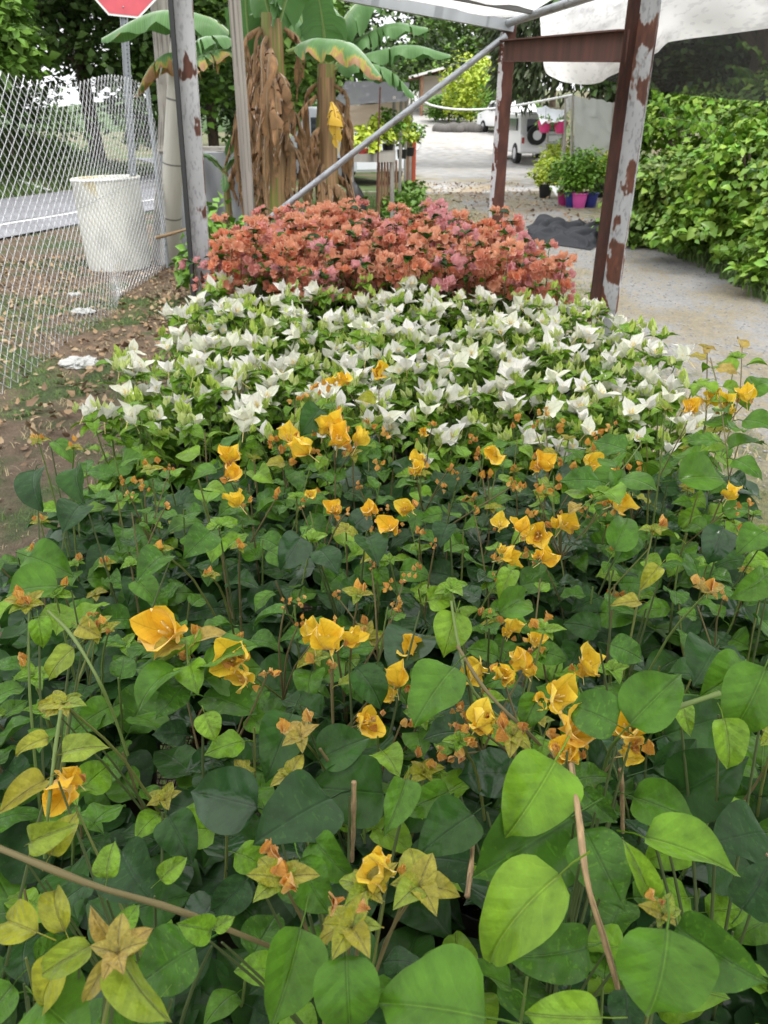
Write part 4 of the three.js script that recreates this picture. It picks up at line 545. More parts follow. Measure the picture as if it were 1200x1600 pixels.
// ---------- banana plants ----------
const banTex = (kind) => dataTex(256, 512, (u, v) => { // u across the blade, v along it
  const st = .86 + .14 * fbm(u * 3, v * 90, 2) + .06 * Math.sin(v * 400), edge = Math.abs(u - .5) * 2, n = fbm(u * 5, v * 22, 4), dry = kind === 2 ? 1 : sstep(kind ? .62 : .99, kind ? .74 : 1.04, edge * .55 + v * .35 + (n - .5) * .7), yel = kind === 2 ? 0 : sstep(kind ? .42 : .95, kind ? .66 : 1.1, edge * .5 + v * .3 + (n - .5) * .6);
  let c = [.34 * st, .52 * st, .25 * st]; const Y = [.80, .66, .16], B = [.56 * (.7 + .6 * n), .42 * (.7 + .6 * n), .28 * (.7 + .6 * n)]; c = c.map((x, k) => mixn(x, Y[k] * st, yel)).map((x, k) => mixn(x, B[k], dry)); const mid = Math.max(0, 1 - Math.abs(u - .5) / .02); return c.map((x, k) => mixn(x, (kind === 2 ? [.55, .45, .3] : [.66, .72, .42])[k], mid * .7)); });
const BAN = [0, 1, 2].map(k => thinMat([1, 1, 1], .32, { map: banTex(k), roughness: .9, clearcoat: k === 2 ? 0 : .35, clearcoatRoughness: .4 }));
function bananaBlade(P, w, o = {}) { // P: world or local points of the midrib
  const { hang = .5, tear = .25, n = 22, stalk = .12 } = o, pts = curve(P, n), b = new GB();
  const side = k => { const T = pts[Math.min(n, k + 1)].clone().sub(pts[Math.max(0, k - 1)]).normalize(); let S = T.clone().cross(V(0, 1, 0)); if (S.lengthSq() < .02) S = V(1, 0, .2); return [T, S.normalize()]; };
  for (const sg of [-1, 1]) {
    let prev = null;
    for (let k = Math.floor(n * stalk); k <= n; k++) {
      const t = (k / n - stalk) / (1 - stalk), hw = w * Math.pow(Math.max(0, Math.sin(Math.PI * Math.pow(clamp(t * .96 + .02), .72))), .6), [T, S] = side(k), hg = hang * (1 + .35 * Math.sin(k * 1.3 + sg)), row = [];
      for (let q = 0; q <= 3; q++) { const f = q / 3, dn = hg * f * f * .9; row.push([pts[k].clone().addScaledVector(S, sg * hw * f * Math.cos(dn)).add(V(0, -hw * f * Math.sin(dn) + (q === 1 ? .012 : 0), 0)), .5 + sg * f * .5, t]); }
      const ids = row.map(([p, u, v]) => b.v(p.x, p.y, p.z, u, v));
      if (prev) { for (let q = 0; q < 3; q++) sg > 0 ? b.q(prev[q], ids[q], ids[q + 1], prev[q + 1]) : b.q(prev[q], prev[q + 1], ids[q + 1], ids[q]); }
      prev = ids;
      if (R() < tear && t > .1 && t < .95) prev = row.map(([p, u, v], q) => b.v(p.x + T.x * .035 * q / 3 + rr(-.01, .01), p.y - .03 * q * rr(0, 1), p.z + T.z * .035 * q / 3, u, v));
    }
  }
  tubeInto(b, pts.map(p => p.clone().add(V(0, -.008, 0))), pts.map((_, k) => .022 * (1 - .85 * k / n)), 5, false); for (let q = b.p.length / 3 - (n + 1) * 6; q < b.p.length / 3; q++) b.u[q * 2] = .5;
  return b.geo();
}
const stemTex = dataTex(256, 512, (u, v) => { const n = fbm(u * 9, v * 3, 4), f = fbm(u * 40, v * 6, 3), dry = sstep(.42, .54, n * .7 + f * .3); const g = [.46, .48, .22], d = [.50 * (.6 + .7 * f), .39 * (.6 + .7 * f), .27 * (.6 + .7 * f)]; return g.map((x, k) => mixn(x * (.75 + .4 * f), d[k], dry)); });
const stemMat = mat([1, 1, 1], .75, { map: stemTex, bumpMap: stemTex, bumpScale: .015 });
function banana(label, foot, top, r, leaves, drys, seed) {
  R = rng(seed); const o = thing('banana_plant', label, 'banana plant', foot), H = top.clone().sub(foot), pts = curve([V(), H.clone().multiplyScalar(.5).add(V(rr(-.03, .03), 0, 0)), H], 12);
  const b = new GB(); tubeInto(b, pts, pts.map((_, k) => r * (1.1 - .5 * k / 12) * (1 + .05 * Math.sin(k * 2.3))), 14); for (let q = 0; q < b.u.length; q += 2) b.u[q + 1] /= 2; part(o, 'pseudostem', b.geo(), stemMat);
  for (const [P, w, k, opt] of leaves) part(o, 'leaf', bananaBlade(P.map(q => q.clone().sub(foot)), w, opt), BAN[k]);
  for (let k = 0; k < drys; k++) { const a = rr(-.5, 3.6), y0 = H.y * rr(.5, .98), d = V(Math.cos(a), 0, Math.sin(a)), s = along(pts, y0 / H.y).addScaledVector(d, r * .7), L = rr(.5, 1.15); part(o, 'dry_leaf', bananaBlade([s, s.clone().addScaledVector(d, rr(.05, .14)).add(V(0, -.08, 0)), s.clone().addScaledVector(d, rr(.08, .2)).add(V(rr(-.06, .06), -L * .55, 0)), s.clone().addScaledVector(d, rr(.05, .18)).add(V(rr(-.1, .1), -Math.min(L, y0 - .05), 0))], rr(.05, .11), { hang: rr(1.0, 2.2), tear: .5, n: 14, stalk: .05 }), BAN[2]); }
  return o;
}
const G0 = (px, D) => { const q = atD(px, 300, D); q.y = terrain(q.x, q.z) - .05; return q; };
banana('main banana plant with shaggy brown trunk between the grey pole and brace', G0(432, 8.4), atD(424, 20, 8.3), .15, [[[atD(428, 60, 8.3), atD(455, -30, 8.2), atD(490, -110, 8.0)], .26, 0], [[atD(428, 40, 8.3), atD(400, -40, 8.2), atD(360, -80, 8.2)], .26, 0], [[atD(450, 80, 8.3), atD(500, 62, 8.1), atD(550, 72, 7.9), atD(596, 122, 7.8)], .235, 1, { hang: .75, tear: .12 }], [[atD(424, 30, 8.3), atD(430, -60, 8.6), atD(440, -160, 8.9)], .24, 0]], 20, 61);
banana('green banana plant half hidden by the grey pole', G0(402, 9.0), atD(396, 90, 9.0), .13, [[[atD(396, 100, 9.0), atD(410, 30, 8.9), atD(425, -60, 8.8)], .22, 0], [[atD(396, 105, 9.0), atD(385, 20, 8.9), atD(380, -80, 8.8)], .22, 0], [[atD(392, 100, 9), atD(355, 62, 8.8), atD(318, 60, 8.6), atD(280, 84, 8.5)], .2, 0], [[atD(392, 105, 9), atD(350, 78, 8.7), atD(312, 92, 8.5), atD(296, 118, 8.4)], .17, 1], [[atD(390, 90, 9), atD(330, 30, 9.1), atD(250, 20, 9.2), atD(160, 62, 9.3)], .27, 0, { hang: .7, tear: .06 }], [[atD(385, 95, 9), atD(320, 75, 9.2), atD(250, 92, 9.3), atD(212, 150, 9.4)], .16, 1, { hang: 1.3, tear: .4 }]], 14, 62);
banana('right banana plant with big glossy leaves over the stall', G0(512, 8.8), atD(510, 100, 8.8), .14, [[[atD(508, 100, 8.8), atD(505, 40, 8.7), atD(490, -50, 8.6)], .3, 0], [[atD(512, 100, 8.8), atD(540, 30, 8.9), atD(590, -20, 9.0), atD(640, -30, 9)], .3, 0, { hang: .9 }], [[atD(516, 100, 8.8), atD(560, 62, 8.9), atD(610, 38, 9.0), atD(668, 46, 9.1)], .19, 0, { hang: .8 }], [[atD(516, 105, 8.8), atD(575, 85, 8.8), atD(640, 72, 8.8), atD(704, 88, 8.8)], .17, 0, { hang: .75, tear: .1 }], [[atD(516, 110, 8.8), atD(560, 98, 8.7), atD(610, 112, 8.7), atD(648, 152, 8.7)], .17, 0, { hang: .9 }], [[atD(508, 95, 8.8), atD(470, 30, 8.9), atD(450, -40, 9)], .26, 0]], 16, 63);
banana('young banana sucker with bright upright leaves', G0(350, 9.2), atD(351, 262, 9.2), .05, [[[atD(350, 268, 9.2), atD(358, 235, 9.2), atD(366, 205, 9.1)], .07, 0, { hang: .2, tear: 0 }], [[atD(350, 268, 9.2), atD(330, 245, 9.1), atD(312, 240, 9.0)], .07, 0, { hang: .4, tear: 0 }], [[atD(350, 270, 9.2), atD(372, 240, 9.1), atD(395, 225, 9.1)], .07, 0, { hang: .4, tear: 0 }], [[atD(350, 270, 9.2), atD(352, 285, 9.0), atD(350, 300, 8.9)], .05, 0, { hang: .4, tear: 0 }]], 2, 64);
part(scene.getObjectByName('banana_plant_002'), 'yellow_leaf', bananaBlade([atD(518, 160, 8.6), atD(524, 180, 8.5), atD(526, 230, 8.5)].map(q => q.clone().sub(scene.getObjectByName('banana_plant_002').position)), .10, { hang: 1.1, tear: .15 }), thinMat([.72, .46, .05], .3));
// weeds round the banana clump
R = rng(66);
{
  const g = new GB(); for (let k = 0; k < 34; k++) bladesInto(g, rr(-.95, -.3), rr(-7.6, -6.8), 18, rr(.5, .85), .14, .75); stuff('lemon_grass', g.geo(), thinMat([.20, .29, .12], .3), 'tall arching grass below the brace pipe', 'grass');
  for (const [px, D, h, l] of [[335, 7.2, .95, 'leafy pale green weed left of the grey pole'], [345, 7.8, .8, 'second leafy weed behind the pale green one'], [480, 8.0, .8, 'dark weed at the foot of the banana trunks']]) { const q = G0(px, D), o = thing('weed_plant', l, 'weed', q, 'weeds round the banana plants'), b = new GB(); cloud(b, 0, h * .6, 0, .35, h * .45, .35, 40, 12, .11, { cl: .35, shell: .2 }); part(o, 'foliage', b.geo(), FOL.bright, 'stuff'); for (let k = 0; k < 4; k++) part(o, 'stem', tube([V(), V(rr(-.2, .2), h * .8, rr(-.2, .2))], .006, 4), stemGreen); }
}
// ---------- stalls, pots, cars, house ----------
const rod = (a, b, r = .02, n = 7) => tube([a, b], r, n);
function quadSheet(c, n, sag, seed, wob = .03) { const b = new GB(); for (let j = 0; j <= n; j++) for (let i = 0; i <= n; i++) { const u = i / n, v = j / n, p = c[0].clone().lerp(c[1], u).lerp(c[3].clone().lerp(c[2], u), v); p.y += -sag * 16 * u * (1 - u) * v * (1 - v) + wob * (fbm(u * 6 + seed, v * 6, 3) - .5); p.z += wob * (fbm(u * 6, v * 6 + seed, 3) - .5); b.v(p.x, p.y, p.z, u, v); } for (let j = 0; j < n; j++) for (let i = 0; i < n; i++) { const a = j * (n + 1) + i; b.q(a, a + 1, a + n + 2, a + n + 1); } return b.geo(); }
R = rng(81);
{
  const foot = q => { q.y = terrain(q.x, q.z) - .03; return q; };
  const st = thing('plant_stall', 'stall with black net roof and beige cloth behind the banana plants', 'stall', [0, 0, 0]);
  part(st, 'net_roof', quadSheet([atD(520, 166, 14.2), atD(636, 158, 14.2), atD(640, 129, 17.5), atD(540, 126, 17.5)], 14, .12, 3), mat([.035, .036, .038], .9, { transparent: true, opacity: .92 }));
  part(st, 'cloth_wall', quadSheet([atD(520, 168, 17.2), atD(640, 155, 17.2), atD(624, 212, 17.2), atD(524, 204, 17.2)], 12, -.05, 5, .12), thinMat([.62, .50, .38], .35));
  part(st, 'white_awning', quadSheet([atD(628, 142, 15), atD(652, 160, 16), atD(660, 166, 19), atD(640, 140, 20)], 8, .05, 6), thinMat([.8, .8, .79], .4));
  for (const [px, D, r, m] of [[613, 15.2, .03, greyWood], [624, 16.2, .03, greyWood], [632, 17.2, .028, greyWood], [640, 18.2, .028, greyWood]]) { const q = foot(atD(px, 300, D)); part(st, 'post', rod(q, atD(px + 3, 150, D), r), m); }
  part(st, 'rusty_rod', rod(foot(atD(587, 330, 13.6)), atD(594, 136, 13.6), .014), rustBeam); part(st, 'dark_post', rod(foot(atD(638, 250, 18.6)), atD(640, 168, 18.6), .07), brownWood);
  const tb = thing('slatted_table', 'grey slatted table of small plants under the stall', 'table', [0, 0, 0]);
  for (let k = 0; k < 6; k++) part(tb, 'plank', bar(atD(545, 247 - k * 1.2, 14 + k * .14), atD(618, 247 - k * 1.2, 14 + k * .14), .02, .12), greyWood);
  for (let k = 0; k < 7; k++) { const px = 592 + k * 4.5, D = 14.5 + k * .25; part(tb, 'picket', rod(foot(atD(px, 300, D)), atD(px, 250, D), .022, 5), brownWood); }
  for (const px of [550, 612]) part(tb, 'leg', rod(foot(atD(px, 300, 14.1)), atD(px, 249, 14.1), .03, 5), greyWood);
  for (const [px, py, D, h, m, l] of [[566, 240, 14.2, .4, 'lime', 'on the stall table beside the rusty rod'], [586, 236, 14.6, .55, 'lime', 'in the middle of the stall table'], [606, 232, 15, .6, 'bright', 'on the lane end of the stall table'], [628, 240, 16.5, .7, 'lime', 'hanging over the fence of the stall'], [640, 236, 17.6, .6, 'bright', 'at the far corner of the stall']]) { const q = atD(px, py + 8, D), o = thing('stall_plant', `small yellow green plant ${l}`, 'potted plant', q, 'plants on the stall table'), b = new GB(); cloud(b, 0, h * .65, 0, .28, h * .45, .28, 26, 14, .1, { cl: .35, shell: .2 }); part(o, 'foliage', b.geo(), FOL[m], 'stuff'); const pg = new THREE.CylinderGeometry(.1, .08, .16, 14); pg.translate(0, .08, 0); part(o, 'pot', pg, px === 566 ? mat([.45, .06, .05], .5) : potMat); part(o, 'stem', rod(V(0, .12, 0), V(0, h * .6, 0), .012, 5), darkBark); }
  for (const [px, D, h, l] of [[620, 14.6, .45, 'nearest'], [632, 15.8, .5, 'middle'], [640, 17, .5, 'farthest']]) { const q = foot(atD(px, 300, D)), o = thing('border_plant', `${l} reddish green border plant below the stall posts`, 'plant', q, 'border plants below the stall'), b = new GB(); cloud(b, 0, h * .5, 0, .35, h * .5, .35, 30, 14, .11, { cl: .35, shell: .3 }); part(o, 'foliage', b.geo(), FOL.mid, 'stuff'); part(o, 'stem', rod(V(), V(0, h * .5, 0), .01, 4), darkBark); }
  single('marker_post', rod(foot(atD(646, 252, 19)), atD(647, 212, 19), .05), mat([.38, .07, .03], .7), 'short red brown post at the lane edge by the stall', 'post');
  const hoop = []; for (let k = 0; k <= 10; k++) { const a = -1.57 + 3.14 * k / 10; hoop.push(atD(650 + 8 * Math.cos(a), 215 - 20 * Math.sin(a), 20)); } single('white_hoop', tube(hoop, .025, 6), mat([.8, .8, .8], .5), 'bent white pipe hoop beside the red brown post', 'hoop');
  single('trash_bag', (() => { const g = new THREE.SphereGeometry(.22, 16, 12), p = g.attributes.position; for (let k = 0; k < p.count; k++) { const n = .75 + .5 * fbm(p.getX(k) * 9 + 4, p.getY(k) * 9 + p.getZ(k) * 7, 3); p.setXYZ(k, p.getX(k) * n * .7, p.getY(k) * n * 1.6, p.getZ(k) * n * .7); } g.computeVertexNormals(); const q = foot(atD(555, 290, 13.8)); g.translate(q.x, .33, q.z); return g; })(), mat([.02, .02, .022], .5), 'black bag slumped under the stall table', 'bag');
  const q = foot(atD(338, 300, 10.6)), gw = thing('tarp_covered_stack', 'grey tarp covered stack behind the banana sucker', 'stack', q); part(gw, 'tarp', (() => { const g = new THREE.BoxGeometry(1.1, 1.25, .8, 24, 20, 12), p = g.attributes.position; for (let k = 0; k < p.count; k++) { const x = p.getX(k), y = p.getY(k), z = p.getZ(k); p.setXYZ(k, x + .12 * (fbm(y * 3 + 3, z * 4 + x, 3) - .5), y + .14 * (fbm(x * 4, z * 4, 3) - .5), z + .22 * (fbm(x * 7, y * 1.5, 3) - .5)); } g.translate(0, .62, 0); g.computeVertexNormals(); return g; })(), mat([.22, .23, .245], .8)); part(gw, 'plank', boxAt(1.2, .05, .2, 0, 1.3, .2), greyWood);
}
// right stalls
{
  const foot = q => { q.y = terrain(q.x, q.z) - .03; return q; };
  const s1 = thing('sheet_screen', 'grey plastic sheet hung on poles behind the potted shrubs', 'screen', [0, 0, 0]);
  part(s1, 'sheet', quadSheet([atD(896, 149, 19.5), atD(960, 166, 19), atD(960, 240, 19), atD(897, 246, 19.5)], 16, -.1, 8, .22), thinMat([.50, .51, .48], .4));
  part(s1, 'sheet', quadSheet([atD(884, 154, 19.6), atD(896, 150, 19.6), atD(892, 170, 19.6), atD(886, 176, 19.6)], 6, 0, 9, .1), thinMat([.7, .7, .68], .4));
  for (const [px, t, D] of [[893, 147, 19.5], [882, 150, 19.9], [957, 160, 19]]) part(s1, 'pole', rod(foot(atD(px, 290, D)), atD(px + 2, t, D), .03), greyWood);
  const s2 = thing('awning_stall', 'small white plastic awning with hanging pink pots', 'stall', [0, 0, 0]);
  part(s2, 'awning', quadSheet([atD(835, 166, 23), atD(886, 172, 23), atD(884, 188, 21.5), atD(846, 192, 21.5)], 12, .1, 4, .15), thinMat([.74, .77, .82], .4));
  for (const [px, t, D] of [[856, 172, 23], [880, 180, 22]]) part(s2, 'pole', rod(foot(atD(px, 250, D)), atD(px + 1, t, D), .03), greyWood);
  part(s2, 'crossbar', rod(atD(852, 224, 23), atD(884, 224, 22), .02), galv);
  for (const [px, py, l] of [[851, 198, 'left'], [876, 199, 'right']]) { const q = atD(px, py, 22), o = thing('hanging_pot', `${l} bright pink hanging pot under the white awning`, 'hanging pot', q, 'pink hanging pots'); part(o, 'bowl', new THREE.LatheGeometry([[0, -.14], [.11, -.13], [.15, 0], [.19, .13], [.17, .13], [.13, 0], [0, -.1]].map(p => new THREE.Vector2(...p)), 18), mat([.75, .05, .25], .45)); const b = new GB(); cloud(b, 0, .15, 0, .2, .14, .2, 14, 10, .08, { hang: .2, cl: .4 }); part(o, 'foliage', b.geo(), FOL.mid, 'stuff'); part(o, 'hanger', rod(V(0, .1, 0), V(0, .42, 0), .004, 4), galv); }
  const rope = []; for (let k = 0; k <= 20; k++) { const u = k / 20; rope.push(atD(mixn(660, 895, u), 158 - 10 * u + 17 * Math.sin(Math.PI * Math.pow(u, .7)), 19.5)); } single('slack_rope', tube(rope, .022, 6), mat([.8, .8, .8], .7), 'slack white rope strung across the lane between the stalls', 'rope');
  const potC = { black: [.012, .012, .013], magenta: [.42, .02, .17], blue: [.03, .04, .22], pink: [.78, .12, .45] };
  R = rng(83);
  for (const [px, py, c, h, l] of [[851, 310, 'black', .85, 'black pot, leftmost of the shrubs by the lane'], [881, 321, 'magenta', .95, 'magenta pot among the shrubs by the lane'], [893, 324, 'blue', 1.0, 'blue pot between the magenta and pink ones'], [904, 325, 'pink', .95, 'pink pot among the shrubs by the lane'], [921, 324, 'blue', 1.0, 'blue pot beside the rust streaked post'], [862, 292, 'black', 1.0, 'black pot, left back of the group by the lane'], [890, 290, 'black', 1.1, 'black pot, middle back of the group by the lane'], [915, 292, 'black', 1.1, 'black pot, right back of the group by the lane'], [935, 308, 'black', 1.0, 'black pot hidden behind the rust streaked post'], [868, 268, 'black', 1.0, 'black pot, farthest one near the awning poles']]) {
    const q = atY(px, py, 0); q.y = terrain(q.x, q.z) - .01; const o = thing('potted_shrub', `light green shrub in a ${l}`, 'potted plant', q, 'potted shrubs by the lane'), b = new GB(); cloud(b, 0, h * .62, 0, .36, h * .45, .36, 46, 18, .085, { cl: .32, shell: .2 }); part(o, 'foliage', b.geo(), FOL[R() < .6 ? 'lime' : 'bright'], 'stuff');
    const pg = new THREE.LatheGeometry([[0, .004], [.11, 0], [.15, .26], [.165, .26], [.165, .29], [.145, .29], [.14, .24], [0, .24]].map(p => new THREE.Vector2(...p)), 18); part(o, 'pot', pg, mat(potC[c], .45)); for (let k = 0; k < 3; k++) part(o, 'stem', rod(V(rr(-.03, .03), .22, rr(-.03, .03)), V(rr(-.15, .15), h * .75, rr(-.15, .15)), .008, 4), darkBark);
  }
  for (const [px, l] of [[868, 'left'], [876, 'right']]) single('tilted_board', bar(atD(px - 6, 291, 18.4), atD(px + 5, 306, 18.0), .1, .02), mat([.75, .75, .72], .6), `${l} of two tilted pale boards between the potted shrubs`, 'board');
  const bg = atY(826, 262, 0); for (const [dx, s, c, l] of [[0, .3, [.55, .58, .62], 'pale grey plastic bag at the foot of the drooping tree'], [.1, .35, [.03, .03, .035], 'black plastic bag behind the pale one at the drooping tree']]) { const g = new THREE.SphereGeometry(s, 16, 12), p = g.attributes.position; for (let k = 0; k < p.count; k++) { const n = .75 + .5 * fbm(p.getX(k) * 7 + 4, p.getY(k) * 7 + p.getZ(k) * 7, 3); p.setXYZ(k, p.getX(k) * n, p.getY(k) * n, p.getZ(k) * n); } g.computeVertexNormals(); const q = V(7.15 + dx * 2, 0, -32.4 - dx * 3); g.translate(q.x, terrain(q.x, q.z) + s * .7, q.z); single('rubbish_bag', g, mat(c, .5), l, 'bag'); }
}
// parked vehicles
const glassMat = mat([.03, .035, .04], .12, { metalness: .1 }), tyreMat = mat([.02, .02, .02], .85), chrome = mat([.5, .5, .52], .3, { metalness: .8 }), lampRed = mat([.4, .03, .02], .3);
function vehicle(label, pos, turn, P, W, wheels, glass, col, extra) { // P: side profile (x forward, y up)
  const o = thing('parked_car', label, 'car', pos); o.rotation.y = turn; const paint = new THREE.MeshPhysicalMaterial({ color: lin(...col), roughness: .4, clearcoat: .6, clearcoatRoughness: .15 });
  const ex = (pts, w, bev) => { const s = new THREE.Shape(pts.map(p => new THREE.Vector2(...p))), g = new THREE.ExtrudeGeometry(s, { depth: w - 2 * bev, bevelEnabled: true, bevelThickness: bev, bevelSize: bev, bevelSegments: 3 }); g.translate(0, 0, -w / 2 + bev); return g; };
  part(o, 'body', ex(P, W, .05), paint);
  for (const [name, g] of glass(ex)) part(o, name, g, glassMat);
  for (const [x, r] of wheels) for (const s of [-1, 1]) { const t = new THREE.CylinderGeometry(r, r, .2, 24); t.rotateX(Math.PI / 2); const w = part(o, 'wheel', t, tyreMat); w.position.set(x, r, s * (W / 2 - .08)); const m = new THREE.CylinderGeometry(r * .58, r * .58, .215, 18); m.rotateX(Math.PI / 2); part(w, 'rim', m, chrome); }
  extra(o, paint); return o;
}
{
  const g = (x, z) => [x, terrain(x, z), z];
  vehicle('white jeep with a spare wheel on its tailgate beside the drooping tree', g(5.75, -35.2), Math.PI / 2 + .12, [[-1.9, .42], [-1.9, .95], [-1.78, 1.0], [-1.62, 1.66], [.35, 1.7], [.72, 1.1], [1.75, 1.02], [1.85, .45]], 1.68, [[-1.2, .36], [1.2, .36]], ex => [['rear_window', boxAt(.03, .42, 1.2, -1.80, 1.33, 0)], ['side_window', boxAt(1.7, .42, 1.80, -.55, 1.36, 0)]], [.78, .78, .77], (o, p) => {
    const t = new THREE.CylinderGeometry(.34, .34, .2, 26); t.rotateZ(Math.PI / 2); const s = part(o, 'spare_wheel', t, tyreMat); s.position.set(-2.05, 1.0, -.28); const r = new THREE.CylinderGeometry(.17, .17, .22, 18); r.rotateZ(Math.PI / 2); part(s, 'rim', r, chrome); part(o, 'bumper', boxAt(.14, .16, 1.66, -1.98, .5, 0), p); part(o, 'number_plate', boxAt(.02, .14, .34, -1.96, .72, .45), mat([.5, .5, .48], .5)); for (const z of [-.76, .76]) part(o, 'tail_lamp', boxAt(.03, .2, .1, -1.955, .82, z), lampRed); part(o, 'roof_rail', boxAt(1.6, .04, 1.3, -.6, 1.77, 0), chrome);
  });
  vehicle('white saloon car parked at the far end of the lane', g(6.35, -45), Math.PI / 2 + .3, [[-2.2, .35], [-2.25, .8], [-2.1, .98], [-1.35, 1.03], [-.75, 1.42], [.5, 1.44], [1.15, 1.02], [2.1, .9], [2.2, .4]], 1.72, [[-1.35, .31], [1.35, .31]], ex => [['rear_window', (() => { const q = boxAt(.7, .03, 1.25); q.rotateZ(.57); q.translate(-1.06, 1.24, 0); return q; })()], ['side_window', boxAt(1.5, .3, 1.80, -.1, 1.2, 0)]], [.80, .80, .80], (o, p) => { part(o, 'bumper', boxAt(.12, .14, 1.7, -2.28, .5, 0), mat([.1, .1, .1], .6)); part(o, 'number_plate', boxAt(.02, .12, .34, -2.31, .68, 0), mat([.5, .5, .48], .5)); for (const z of [-.66, .66]) part(o, 'tail_lamp', boxAt(.03, .14, .26, -2.30, .78, z), lampRed); });
  vehicle('pale silver van behind the banana stall', g(-1.1, -25), Math.PI / 2 + .5, [[-2.3, .4], [-2.3, 1.0], [-2.1, 1.75], [.6, 1.85], [1.5, 1.15], [2.2, 1.0], [2.3, .45]], 1.75, [[-1.4, .33], [1.4, .33]], ex => [['rear_window', boxAt(.03, .5, 1.3, -2.24, 1.38, 0)], ['side_window', boxAt(2.1, .42, 1.87, -.8, 1.42, 0)]], [.66, .69, .73], (o, p) => { part(o, 'bumper', boxAt(.12, .18, 1.72, -2.34, .5, 0), p); for (const z of [-.74, .74]) part(o, 'tail_lamp', boxAt(.03, .4, .12, -2.345, .95, z), lampRed); });
}
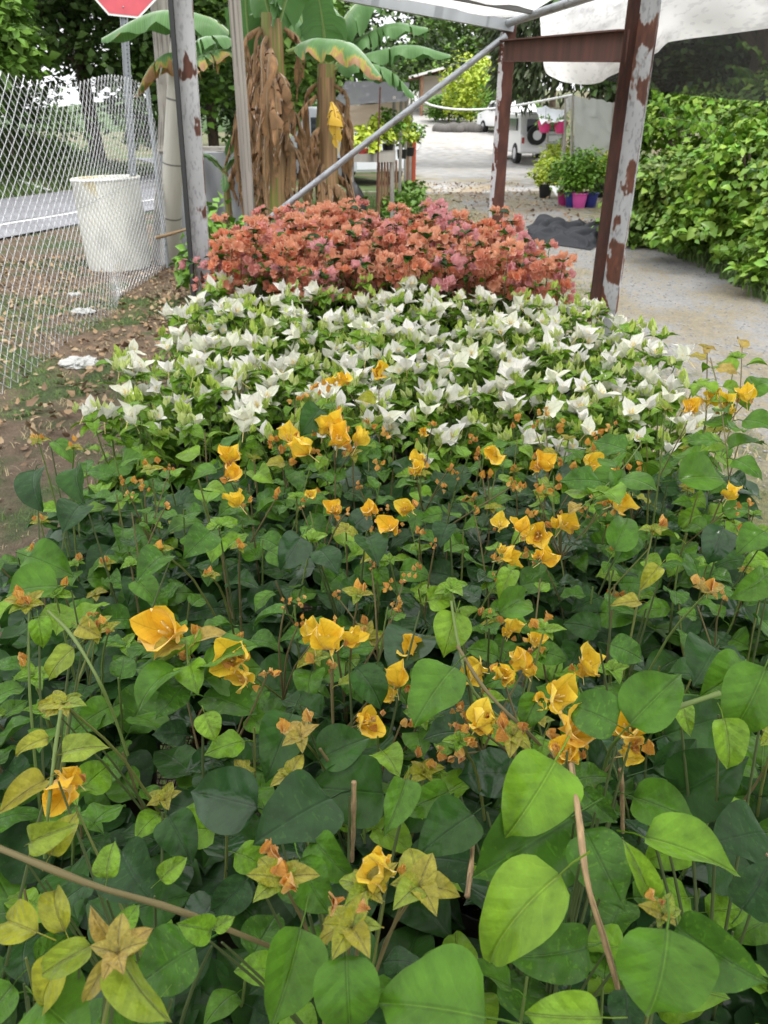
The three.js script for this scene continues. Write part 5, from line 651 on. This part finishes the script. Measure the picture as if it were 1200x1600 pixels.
// house, shrubs and stone edging at the lane's end, two people
{
  const q = atD(720, 150, 58), y = terrain(q.x, q.z), o = thing('red_roofed_house', 'low house with red and brown pitched roof at the end of the lane', 'house', [q.x, y, q.z]); o.scale.y = .66;
  part(o, 'wall', boxAt(6.4, 3.2, 4, .6, 1.6, -1), mat([.36, .33, .28], .9));
  const rf = (x0, x1, y0, y1, z0, z1) => { const b = new GB(), a = [V(x0, y0, z0), V(x1, y1, z0), V(x1, y1, z1), V(x0, y0, z1)]; for (const d of [0, .12]) a.forEach(p => b.v(p.x, p.y + d, p.z, p.x, p.z)); b.q(0, 1, 2, 3); b.q(4, 7, 6, 5); b.q(0, 4, 5, 1); b.q(1, 5, 6, 2); b.q(2, 6, 7, 3); b.q(3, 7, 4, 0); return b.geo(false); };
  part(o, 'roof', rf(-3.4, 1.2, 2.9, 4.6, -4, 2), mat([.34, .12, .09], .8)); part(o, 'roof', rf(1.2, 4.6, 4.6, 3.6, -4, 2), mat([.36, .10, .08], .8)); part(o, 'fascia', bar(V(-3.4, 3.0, 2.05), V(1.2, 4.7, 2.05), .05, .2), mat([.7, .7, .68], .7)); part(o, 'fascia', bar(V(1.2, 4.7, 2.05), V(4.6, 3.7, 2.05), .05, .2), mat([.7, .7, .68], .7)); part(o, 'veranda_post', rod(V(-2.6, -.2, 1.8), V(-2.6, 3.2, 1.8), .1), brownWood); part(o, 'veranda_post', rod(V(1.5, -.2, 1.8), V(1.5, 4.4, 1.8), .1), brownWood); part(o, 'window', boxAt(1.4, 1.2, .06, -.2, 1.8, 1.02), glassMat); part(o, 'door', boxAt(1, 2.1, .06, 2.2, 1.05, 1.02), brownWood);
  R = rng(85);
  for (const [px, py, D, r, h, m, l] of [[735, 185, 50, 1.7, 3.6, 'lime', 'tall yellow green shrub in front of the house'], [758, 190, 49, 1.4, 2.6, 'lime', 'yellow green shrub behind the white saloon car'], [700, 188, 52, 1.3, 1.6, 'bright', 'low green shrub left of the yellow green one'], [655, 150, 62, 2.2, 3.6, 'bright', 'light green shrub beyond the stall at the lane end'], [790, 205, 47, 1.5, 2.8, 'bright', 'green shrub between the two parked cars']]) { const a = atD(px, py, D), b = new GB(), t = thing('garden_shrub', l, 'shrub', [a.x, terrain(a.x, a.z) - .1, a.z], 'shrubs round the house'); cloud(b, 0, h * .52, 0, r, h * .5, r, 90, 26, .22, { cl: .3, shell: .4 }); part(t, 'foliage', b.geo(), FOL[m], 'stuff'); part(t, 'stem', rod(V(), V(.1, h * .6, 0), .06, 5), darkBark); }
  const ed = thing('stone_edging', 'row of dark stones edging the bed by the house', 'edging', [0, 0, 0]); for (let k = 0; k < 16; k++) { const a = atD(685 + k * 4, 196, 46 + rr(-.3, .3)), s = rr(.28, .42), g = new THREE.IcosahedronGeometry(s, 1); g.scale(1, .8, 1); g.rotateY(rr(0, 6)); g.translate(a.x, terrain(a.x, a.z) + s * .3, a.z); part(ed, 'stone', g, mat([.13, .12, .11], .95)); }
}
{ // people far down the lane: one smooth body each
  const body = (shirt, pants, skin, lean) => { const b = new GB(), prof = [[0, .07], [.08, .075], [.45, .085], [.8, .12], [.95, .16], [1.1, .15], [1.3, .18], [1.42, .17], [1.48, .07], [1.53, .06], [1.58, .09], [1.67, .105], [1.75, .08], [1.78, .01]], n = 14; prof.forEach(([y, r], k) => { for (let s = 0; s <= n; s++) { const a = s / n * 6.2832, fl = y < .9 ? 1 + .7 * Math.abs(Math.cos(a)) * (y < .85 ? 1 : .4) : y < 1.45 ? (Math.abs(Math.cos(a)) * .35 + .95) : 1; b.v(Math.cos(a) * r * fl, y, Math.sin(a) * r * (y < .9 ? .95 : .8) + lean * y, 0, 0); } if (k) for (let s = 0; s < n; s++) { const q = (k - 1) * (n + 1) + s; b.q(q, q + n + 1, q + n + 2, q + 1); } }); for (const sg of [-1, 1]) { const k = b.p.length / 3; tubeInto(b, [V(sg * .2, 1.4, lean * 1.4), V(sg * .27, 1.12, .02), V(sg * .25, .86, .1)], [.055, .045, .035], 7); } const g = b.geo(); const p = g.attributes.position, c = []; for (let k = 0; k < p.count; k++) { const y = p.getY(k), x = Math.abs(p.getX(k)); c.push(...(y > 1.68 ? [.03, .025, .02] : y > 1.46 || (x > .2 && y < 1.15 && y > .84) ? skin : y > .93 ? shirt : pants)); } g.setAttribute('color', new THREE.Float32BufferAttribute(c, 3)); return g; };
  const pm = mat([1, 1, 1], .85, { vertexColors: true });
  for (const [px, s, p, l] of [[668, [.75, .76, .78], [.06, .09, .2], 'person in white top and blue trousers standing far down the lane'], [676, [.7, .72, .75], [.5, .5, .52], 'person in pale clothes beside the other one far down the lane']]) { const q = atD(px, 180, 66); const m = single('person', body(s, p, [.35, .22, .16], 0), pm, l, 'person', 'people far down the lane'); m.position.set(q.x, terrain(q.x, q.z), q.z); m.rotation.y = px; }
}
renderer.render(scene, camera);
